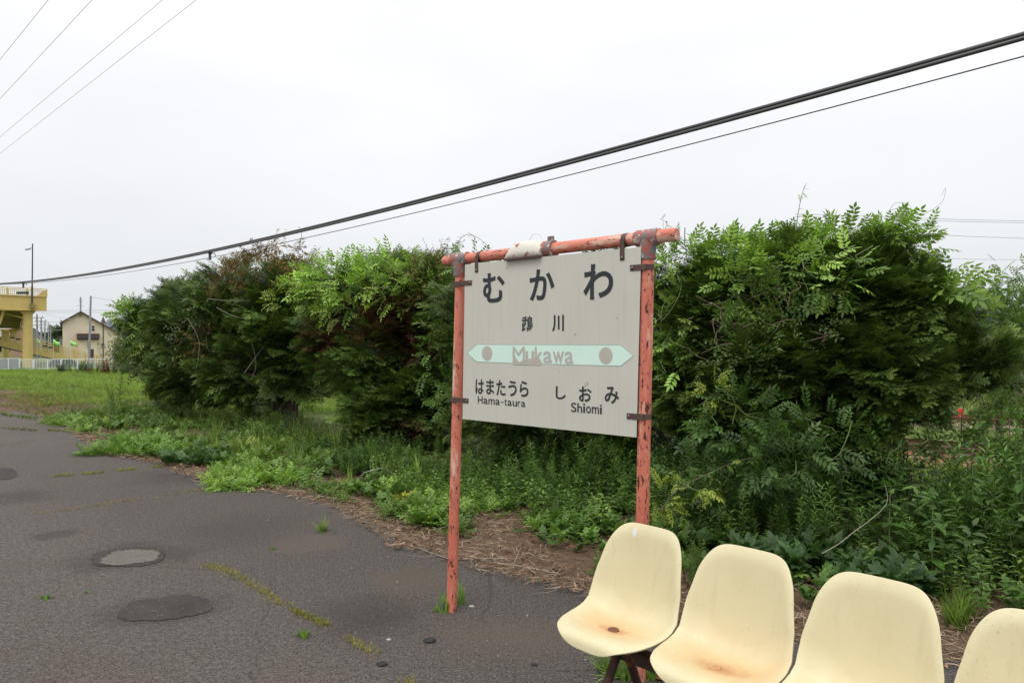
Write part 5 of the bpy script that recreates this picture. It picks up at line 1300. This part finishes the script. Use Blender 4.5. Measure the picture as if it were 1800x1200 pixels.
W.poly([(-40, 586), (190, 645.5), (190, 652), (160, 646), (-40, 598.5)], 0, .25).build('ramp_girder', 'yellow_paint', fb, smooth=False)
W.poly([(-40, 599), (160, 646.4), (160, 647.4), (-40, 600.9)], .05, 2.2).build('ramp_deck', 'dark_trim', fb, smooth=False)
railing(W(-40, 586, .1), W(190, 645.4, .1), 1.12, fb, 11, 130)
railing(W(-40, 586, .1) + W.E * 2, W(190, 645.4, .1) + W.E * 2, 1.12, fb, 11, 80)
for u in (22, 32, 79, 89):
    v = 586 + (u + 40) / 230 * 59.4; W.rect(u - 4, v - 10, u + 4, v - 7.4, .05, .03).build('notice_plate', 'dark_trim', fb, smooth=False)

lp = empty('street_lamp', B(57, 534, -.4), 'tall brown street lamp pole fixed to the side of the yellow footbridge', 'street lamp')
MB().tube([B(56.2, 534, -.4), B(56.5, 505, -.4), B(56.6, 501, -.4), B(57.3, 428, -.4)], [.11, .10, .07, .055], 10).build('pole', 'brown_steel', lp)
MB().tube([B(57.2, 436, -.4), B(53, 436, -.5), B(51, 438, -.6)], .03, 6).build('arm', 'brown_steel', lp)
MB().box(B(49, 438.2, -.6), (.5, .28, .10), mtx=Matrix.Translation(B(49, 438.2, -.6)) @ Matrix.Rotation(R(-8), 4, 'Y'), bevel=.03).build('lamp_head', 'grey_steel', lp)
B.rect(52, 533.5, 61.5, 541.5, -.55, .5).build('base_bracket', 'yellow_deck', lp, smooth=False)

# white railing
def fence_run(u0, u1, D, vt, vb, label, panels, bars, root=None, mesh=False, D2=None):
    D2 = D if D2 is None else D2
    a = at(u0, vb, D); b = at(u1, vb, D2); h = (vb - vt) / F * D
    root = empty('railing', a, label, 'railing', 'white railings along the far side of the grass'); d = b - a
    zf = lambda q: q
    MB().tube([a + Vector((0, 0, h)), b + Vector((0, 0, h))], .03, 6).build('top_rail', 'white_paint', root)
    MB().tube([a + Vector((0, 0, .10)), b + Vector((0, 0, .10))], .022, 6).build('bottom_rail', 'white_paint', root)
    first = None
    for i in range(panels + 1):
        q = a + d * (i / panels)
        if first is None: first = MB().box(q + Vector((0, 0, h / 2 - .02)), (.08, .06, h + .08)).build('post', 'white_paint', root, smooth=False); q0 = q
        else: copy_part(first, root, first.location + q - q0)
    if mesh:
        for i in range(panels):
            p0 = a + d * ((i + .02) / panels); p1 = a + d * ((i + .98) / panels)
            m3 = MB(); ns = 26
            for j in range(ns):
                q = p0.lerp(p1, (j + .5) / ns); m3.box(q + Vector((0, 0, h / 2 + .03)), (.055, .01, h - .14))
            m3.build('mesh_panel', 'mesh_sheet', root, smooth=False)
    else:
        first = None
        for i in range(bars):
            q = a + d * ((i + .5) / bars)
            if first is None: first = MB().box(q + Vector((0, 0, .1 + (h - .1) / 2)), (.03, .03, h - .1)).build('picket', 'white_paint', root, smooth=False); q0 = q
            else: copy_part(first, root, first.location + q - q0)
fence_run(-60, 34, 69, 630, 650.5, 'white mesh-panelled gate section of railing at the left edge', 5, 0, mesh=True)
fence_run(35.5, 58.5, 69.3, 631.5, 650.5, 'short white picket railing in front of the round yellow column', 1, 9)
fence_run(60.5, 107, 69.6, 631.5, 650, 'white picket railing left of the small round weed', 2, 18)
fence_run(108.5, 220, 70, 631, 649.5, 'long white picket railing in front of the cream house', 4, 40)
# low car
K_ = PL(111, 79)
cr_ = empty('parked_car', K_.low(111), 'low dark car parked behind the white railing under the ramp', 'car')
K_.poly([(84, 645), (84, 640), (88, 637), (93, 632.6), (100, 630.6), (122, 630.6), (130, 633), (137, 637.5), (139, 640), (139, 645)], 0, 1.65).build('body', 'car_paint', cr_)
K_.poly([(89, 638), (94, 633.4), (101, 631.8), (109, 631.6), (109, 638)], -.02, .03).build('window', 'glass', cr_); K_.poly([(111, 638), (111, 631.6), (121, 631.8), (128.5, 634), (134.5, 638)], -.02, .03).build('window', 'glass', cr_)
for u in (94, 129):
    c = K_.low(u, .02) + Vector((0, 0, .31)); MB().tube([c, c + K_.E * .2], .31, 20).build('wheel', 'stone_dark', cr_)

# cream house
Hh = PL(125, 96); DEP = 8.0
hs = empty('house', Hh.low(160), 'cream two-storey house with a dark brown lopsided gable roof', 'house')
Hh.poly([Hh.low(110), (110, 566), (142, 549.5), (208.5, 586.5), Hh.low(208.5)], 0, DEP).build('wall', 'cream_wall', hs, smooth=False)
Hh.poly([Hh.low(207, .8), Hh(207, 589, .8), Hh(217, 594, .8), Hh.low(217, .8)], .8, 4).build('side_wing', 'cream_wall', hs, smooth=False)
for q in ([(105.2, 566.5), (142, 546.3), (142, 549.3), (105.4, 569.6)], [(142, 546.3), (210.8, 586), (210.8, 588.6), (142, 549.3)]):
    Hh.poly(q, -.45, DEP + .9).build('roof', 'brown_roof', hs, smooth=False)
Hh.poly([(105.2, 567.5), (111, 564.8), (111, 567.2), (105.4, 570.2)], -.4, DEP).build('eave', 'brown_roof', hs, smooth=False)
Hh.poly([(139, 597.2), (171, 597.2), Hh.low(171, -.9), Hh.low(139, -.9)], -.9, .9).build('bay', 'cream_wall', hs, smooth=False)
Hh.rect(135, 586, 175, 594.6, -1.35, 1.35).build('canopy', 'brown_roof', hs, smooth=False)
Hh.rect(136, 594.6, 174.5, 596.6, -1.3, 1.3).build('canopy_edge', 'dark_trim', hs, smooth=False)
def win(u0, v0, u1, v1, P, parent, off=0.0):
    w_ = P.rect(u0, v0, u1, v1, off - .06, .055).build('window', 'white_paint', parent, smooth=False)
    d = (u1 - u0) * .14; P.rect(u0 + d, v0 + d, u1 - d, v1 - d, off - .09, .03).build('pane', 'glass', w_, smooth=False)
    P.rect(u0 + d, (v0 + v1) / 2 - .3, u1 - d, (v0 + v1) / 2 + .3, off - .11, .02).build('sash', 'white_paint', w_, smooth=False)
win(160.3, 571.5, 166.8, 582, Hh, hs); win(178, 602.5, 184.2, 611.5, Hh, hs); win(153.4, 600, 158.6, 612.5, Hh, hs, -.9)
Hh.rect(139.3, 553, 143.5, 557.4, -.05, .045).build('vent', 'concrete', hs, smooth=False)
Hh.rect(193.6, 596.8, 197, 599, -.2, .19).build('wall_lamp', 'white_paint', hs, smooth=False)
Hh.rect(171.8, 602.6, 174, 604.6, -.06, .05).build('vent', 'brown_steel', hs, smooth=False)
MB().tube([Hh(141.7, 548, 1), Hh(141.7, 522, 1)], .09, 6).build('antenna_mast', 'grey_steel', hs)
for v_, w_ in ((528, 4.5), (537, 7), (531, 3)):
    MB().tube([Hh(142 - w_, v_, 1), Hh(142 + w_ * .8, v_, 1)], .03, 4).build('antenna', 'grey_steel', hs)

up_ = empty('utility_pole', Vector((at(156, 640, 72).x, 72, ZG)), 'grey steel pole in front of the cream house', 'pole')
MB().tube([Vector((at(156, 640, 72).x, 72, ZG)), at(159.6, 520, 72)], [.12, .085], 10).build('shaft', 'grey_steel', up_)
MB().tube([at(158, 567, 72), at(153, 568, 72), at(150, 571, 72)], .02, 5).build('arm', 'grey_steel', up_)
Q = PL(161, 72.6)
bx_ = empty('signboard', Q.low(161.8), 'brown notice panel standing beside the grey steel pole', 'signboard')
Q.rect(158.4, 613.3, 165, 628.4, 0, .15).build('panel', 'brown_steel', bx_, smooth=False)
MB().tube([Q.low(161.8, .1), Q(161.8, 628, .1)], .04, 6).build('post', 'brown_steel', bx_)
ap = empty('arrow_pole', (at(181.5, 640, 74).x, 74, ZG), 'brown pole topped by a tree-shaped pointed head, before the house', 'pole')
MB().tube([(at(181.5, 640, 74).x, 74, ZG), at(181.5, 568, 74)], .06, 8).build('shaft', 'brown_steel', ap)
for z0, z1, r_ in ((568.6, 561, 5.2), (564.5, 557, 3.4)):
    MB().tube([at(181.5, z0, 74), at(181.5, z1, 74)], [r_ / F * 74, .03 if r_ < 4 else .10], 14).build('finial', 'brown_steel', ap)
w_ = [at(159.6, 522, 72), at(190, 527, 80), at(217, 532, 88)]; tag(MB().tube(w_, .018, 4).build('power_line', 'farwire'), 'wire running right from the grey steel pole to the hedge', 'power line')
w_ = [at(66, 548, 90), at(110, 559, 80), at(157, 566, 72)]; tag(MB().tube(w_, .016, 4).build('power_line', 'farwire'), 'wire slanting across the gable of the cream house', 'power line')
for i, (v0, v1) in enumerate(((546, 544.5), (549, 548.5), (565.5, 565.5), (571.5, 571.5), (580.5, 580))):
    q0, q1 = at(56, v0, 125), at(225 if i < 2 else 112, v1, 125)
    tag(MB().tube([q0, q1], .03, 4).build('power_line', 'farwire'), 'level wire in the sky left of the cream house, %s' % ['topmost of five', 'second of five', 'third of five', 'fourth of five', 'lowest of five'][i], 'power line', 'level wires beyond the footbridge')
# receding utility poles
vt = [(65, 552, 100), (72.3, 559, 125), (79, 564, 150), (85.5, 569.5, 178), (89, 573, 205), (93.4, 575, 240), (95.6, 579, 280)]
pr0 = None; odn = ['nearest and tallest', 'second nearest', 'third nearest', 'fourth nearest', 'third farthest', 'second farthest', 'farthest']
for i, (u, v, D) in enumerate(vt):
    tp3 = at(u, v, D); h = tp3.z - ZG
    if pr0 is None:
        h0 = h; pr0 = empty('utility_pole', (tp3.x, D, ZG), 'x', 'utility pole', 'utility poles receding beyond the ramp')
        MB().tube([(tp3.x, D, ZG), tp3], [.17, .11], 8).build('shaft', 'concrete', pr0)
        MB().box((tp3.x + .05, D - .1, tp3.z - .5), (2.0, .1, .1)).build('crossarm', 'grey_steel', pr0, smooth=False)
        MB().box((tp3.x + .05, D - .1, tp3.z - 1.5), (1.5, .1, .1)).build('crossarm', 'grey_steel', pr0, smooth=False)
        for q in (-.8, 0, .8): MB().box((tp3.x + q, D - .1, tp3.z - .36), (.09, .09, .2)).build('insulator', 'concrete', pr0, smooth=False)
        o = pr0
    else: o = copy_tree(pr0); o.location = (tp3.x, D, ZG); o.scale = (1, 1, h / h0)
    o['label'] = 'utility pole beyond the yellow ramp, %s of the row' % odn[i]
# flags
for i, (pl, lb) in enumerate((([(65, 595), (66, 602.5), (71, 604), (70, 601.5)], 'small green flag half hidden by the ramp railing'), ([(93.6, 596.5), (94, 606), (104, 609), (104.5, 602.5)], 'bright green flag above the middle of the ramp'), ([(123.2, 598.4), (123.6, 607), (135, 608.8), (134, 603.5), (128, 599.8)], 'bright green flag in front of the cream house wall'))):
    q = [W(u, v, -1.2) for u, v in pl]; b = W.low(pl[0][0], -1.2); rt = empty('flag', b, lb, 'flag', 'bright green flags behind the ramp')
    bm_ = MB(); k = 8; top = [q[0].lerp(q[3], j / k) + Vector((0, .12 * math.sin(j * 1.1), .05 * math.sin(j * 1.3))) for j in range(k + 1)]; bot = [q[1].lerp(q[2], j / k) + Vector((0, .12 * math.sin(j * 1.1 + .4), 0)) for j in range(k + 1)]
    vs = [[bm_.bm.verts.new(p) for p in r_] for r_ in (top, bot)]
    for j in range(k): bm_.bm.faces.new((vs[0][j], vs[0][j + 1], vs[1][j + 1], vs[1][j]))
    f_ = bm_.build('cloth', 'flag', rt); s_ = f_.modifiers.new('s', 'SOLIDIFY'); s_.thickness = .01
    MB().tube([b, q[0] + Vector((0, 0, .1))], .025, 6).build('pole', 'white_paint', rt)
# other buildings
def gable(name, label, cat, u0, u1, vr, ve, D, depth, wall, roof, wins=(), peak=.5, over=.4, gtrim=None):
    P = PL((u0 + u1) / 2, D); r_ = empty(name, P.low((u0 + u1) / 2), label, cat)
    um = u0 + (u1 - u0) * peak
    P.poly([P.low(u0), (u0, ve), (um, vr), (u1, ve), P.low(u1)], 0, depth).build('wall', wall, r_, smooth=False); k = 2.0 * 90 / D; o = over * F / D
    for q in ([(u0 - o, ve + .3), (um, vr - k), (um, vr + .2), (u0 - o, ve + k + .3)], [(um, vr - k), (u1 + o, ve + .3), (u1 + o, ve + k + .3), (um, vr + .2)]):
        P.poly(q, -over, depth + 2 * over).build('roof', roof, r_, smooth=False)
    for (a, b, c, d) in wins: win(a, b, c, d, P, r_)
    return r_, P
gable('house', 'pink-brown building glimpsed above the ramp between the yellow columns', 'building', 18, 54, 574, 582, 140, 10, 'tan_wall', 'grey_roof')
gable('house', 'dark blue roofed house behind the yellow ramp', 'house', 54, 78, 577, 592, 150, 9, 'grey_roof', 'navy', ((70, 594, 73, 597),), .2)
b_, P = gable('house', 'grey-roofed house with dark blue gable, partly hidden by hedge', 'house', 188, 240, 567, 578, 118, 8, 'grey_roof', 'blue_roof', ((209.5, 577, 216, 588),))
P.poly([(180, 574), (190, 560.5), (222, 560.5), (236, 566), (210, 565), (190, 576)], .8, 6).build('roof', 'grey_roof', b_, smooth=False)
gable('house', 'tan building right of the cream house behind the small tree', 'building', 214, 262, 594, 598, 104, 8, 'tan_wall', 'grey_roof')
gable('house', 'small pale house left of the cream house', 'house', 104, 111, 591, 594, 120, 6, 'concrete', 'brown_roof', ((106, 598, 109.5, 606),))
WP = PL(240, 66); tag(WP.rect(222, 626, 262, 655, 0, .15).build('wall', 'concrete', None, smooth=False, loc=WP.low(240)), 'low pale wall at the end of the white railing', 'wall')
# small trees
def small_tree(label, u, v0, v1, D, cw, nl, c0, c1, sc, bases=PIN, name='tree', base_z=ZG, rseed=1, cz=.55):
    b = Vector((at(u, v0, D).x, D, base_z)); top = at(u, v1, D); h = top.z - b.z; root = empty(name, b, label, 'tree')
    mb = MB(); mb.tube([b, b + Vector((.03, 0, h * .5)), b + Vector((0, 0, h * .9))], [.09 * h / 4, .07 * h / 4, .02], 8)
    rs = random.Random(rseed); tips = []
    for i in range(9):
        a = i * 2.4; f = .35 + .6 * i / 9; s = b + Vector((0, 0, h * f)); e = s + Vector((math.cos(a) * cw * rs.uniform(.5, .9), math.sin(a) * cw * .7, h * .12)); mb.tube([s, s.lerp(e, .5) + Vector((0, 0, .05 * h)), e], [.03, .02, .008], 5); tips.append(e)
    mb.build('trunk', 'bark', root); g = Geo()
    k = nl; ti = rng.integers(0, len(tips), k); P = np.array([tips[i] for i in ti]) + rng.normal(0, 1, (k, 3)) * np.array([cw * .35, cw * .35, h * .11])
    free(g, bases, P, norm(rng.normal(0, 1, (k, 3)) + np.array([0, 0, .1])), cols(k, c0, c1, .22), rng.uniform(.7, 1.3, k) * sc, upj=.7); g.build('crown', 'leaf', root); return root
small_tree('small light green tree in front of the fence by the left end of the hedge', 226, 645, 598, 60, .7, 380, (.07, .13, .03), (.17, .25, .06), 2.4, rseed=3)
small_tree('low round shrub before the cream house wall', 211, 640, 614, 68, .5, 300, (.06, .10, .035), (.10, .15, .05), 1.9, rseed=5)
small_tree('broad-leaved tree in front of the blue house at the right', 1755, 660, 535, 15, .95, 2600, (.07, .14, .03), (.15, .25, .055), 1.1, base_z=-.8, rseed=8)
small_tree('pale leafy sapling at the right edge beyond the hedge', 1800, 660, 605, 11, .6, 450, (.10, .16, .04), (.17, .24, .06), .8, base_z=-.5, rseed=9)

# ================================================================== BACKGROUND RIGHT
b_, P = gable('house', 'light blue house with dark roof edge and chimney, behind the right end of the hedge', 'house', 1672, 2020, 531, 575, 45, 9, 'blue_wall', 'dark_trim', ((1700, 575, 1722, 598), (1780, 560, 1806, 600)))
P.rect(1738, 521, 1748.5, 556, 1.0, .45).build('chimney', 'grey_steel', b_, smooth=False); P.rect(1737, 520, 1749.5, 522.5, .9, .65).build('chimney_cap', 'dark_trim', b_, smooth=False)
P.rect(1672, 604, 2020, 606.2, -.06, .055).build('band', 'dark_trim', b_, smooth=False)
gable('shed', 'pale blue shed with a slanting grey roof seen behind the leaning pole', 'shed', 1655, 1690, 546, 566, 40, 4, 'blue_wall', 'grey_roof', over=.15)
lpo = empty('leaning_pole', at(1775, 640, 9), 'thick grey pole leaning to the left behind the right end of the hedge', 'pole')
q0 = at(1575, 405, 8.4); q1 = at(1760, 622, 8.0); d_ = (q1 - q0); q2 = q0 + d_ * 1.75
MB().tube([q2, q1, q0], [.036, .034, .030], 12).build('shaft', simple('pole_grey', (.26, .235, .20), .2, 9, .85, dirt=(.13, .11, .08), dscale=4, bump=.3), lpo)
sg = empty('guy_wire_guard', at(1640, 457, 9.2), 'black and yellow striped guard rod sticking out behind the tall yew', 'wire guard')
m = mat('stripes', rough=.5); n = N(m); X, Y, Z = n.xyz(); wv_ = n.math('GREATER_THAN', n.math('FRACT', n.math('MULTIPLY', X, 13.0)), .5)
n.color(n.mix(wv_, (.03, .03, .03), (.62, .52, .20))); M['stripes'] = m
MB().tube([at(1600, 449, 9.2), at(1667, 460.5, 9.2)], .013, 8).build('rod', 'stripes', sg)
# far tree line
g = Geo(); k = 9000; a = rng.uniform(-1.25, 1.25, k); Dd = rng.uniform(230, 300, k); hgt = 1.4 + .9 * np.sin(a * 9) + 1.2 * np.sin(a * 23 + 1) + .8 * np.sin(a * 57) + 3.6 * np.exp(-((a + .605) / .018) ** 2)
P = np.stack([a * Dd, Dd, ZG + rng.random(k) ** .7 * (hgt + 1)], 1)
big = [(lambda V, Fc, S: (V * 22, Fc, S))(*ROSETTE[0]), (lambda V, Fc, S: (V * 22, Fc, S))(*ROSETTE[1])]
upright(g, big, P, cols(k, (.045, .075, .04), (.09, .13, .065), .2), rng.uniform(.6, 1.1, k), .4)
g.build('distant_wood', 'leaf', None, loc=(0, 250, ZG))['label'] = 'low distant tree line along the horizon'
print('foliage tris', TRI)
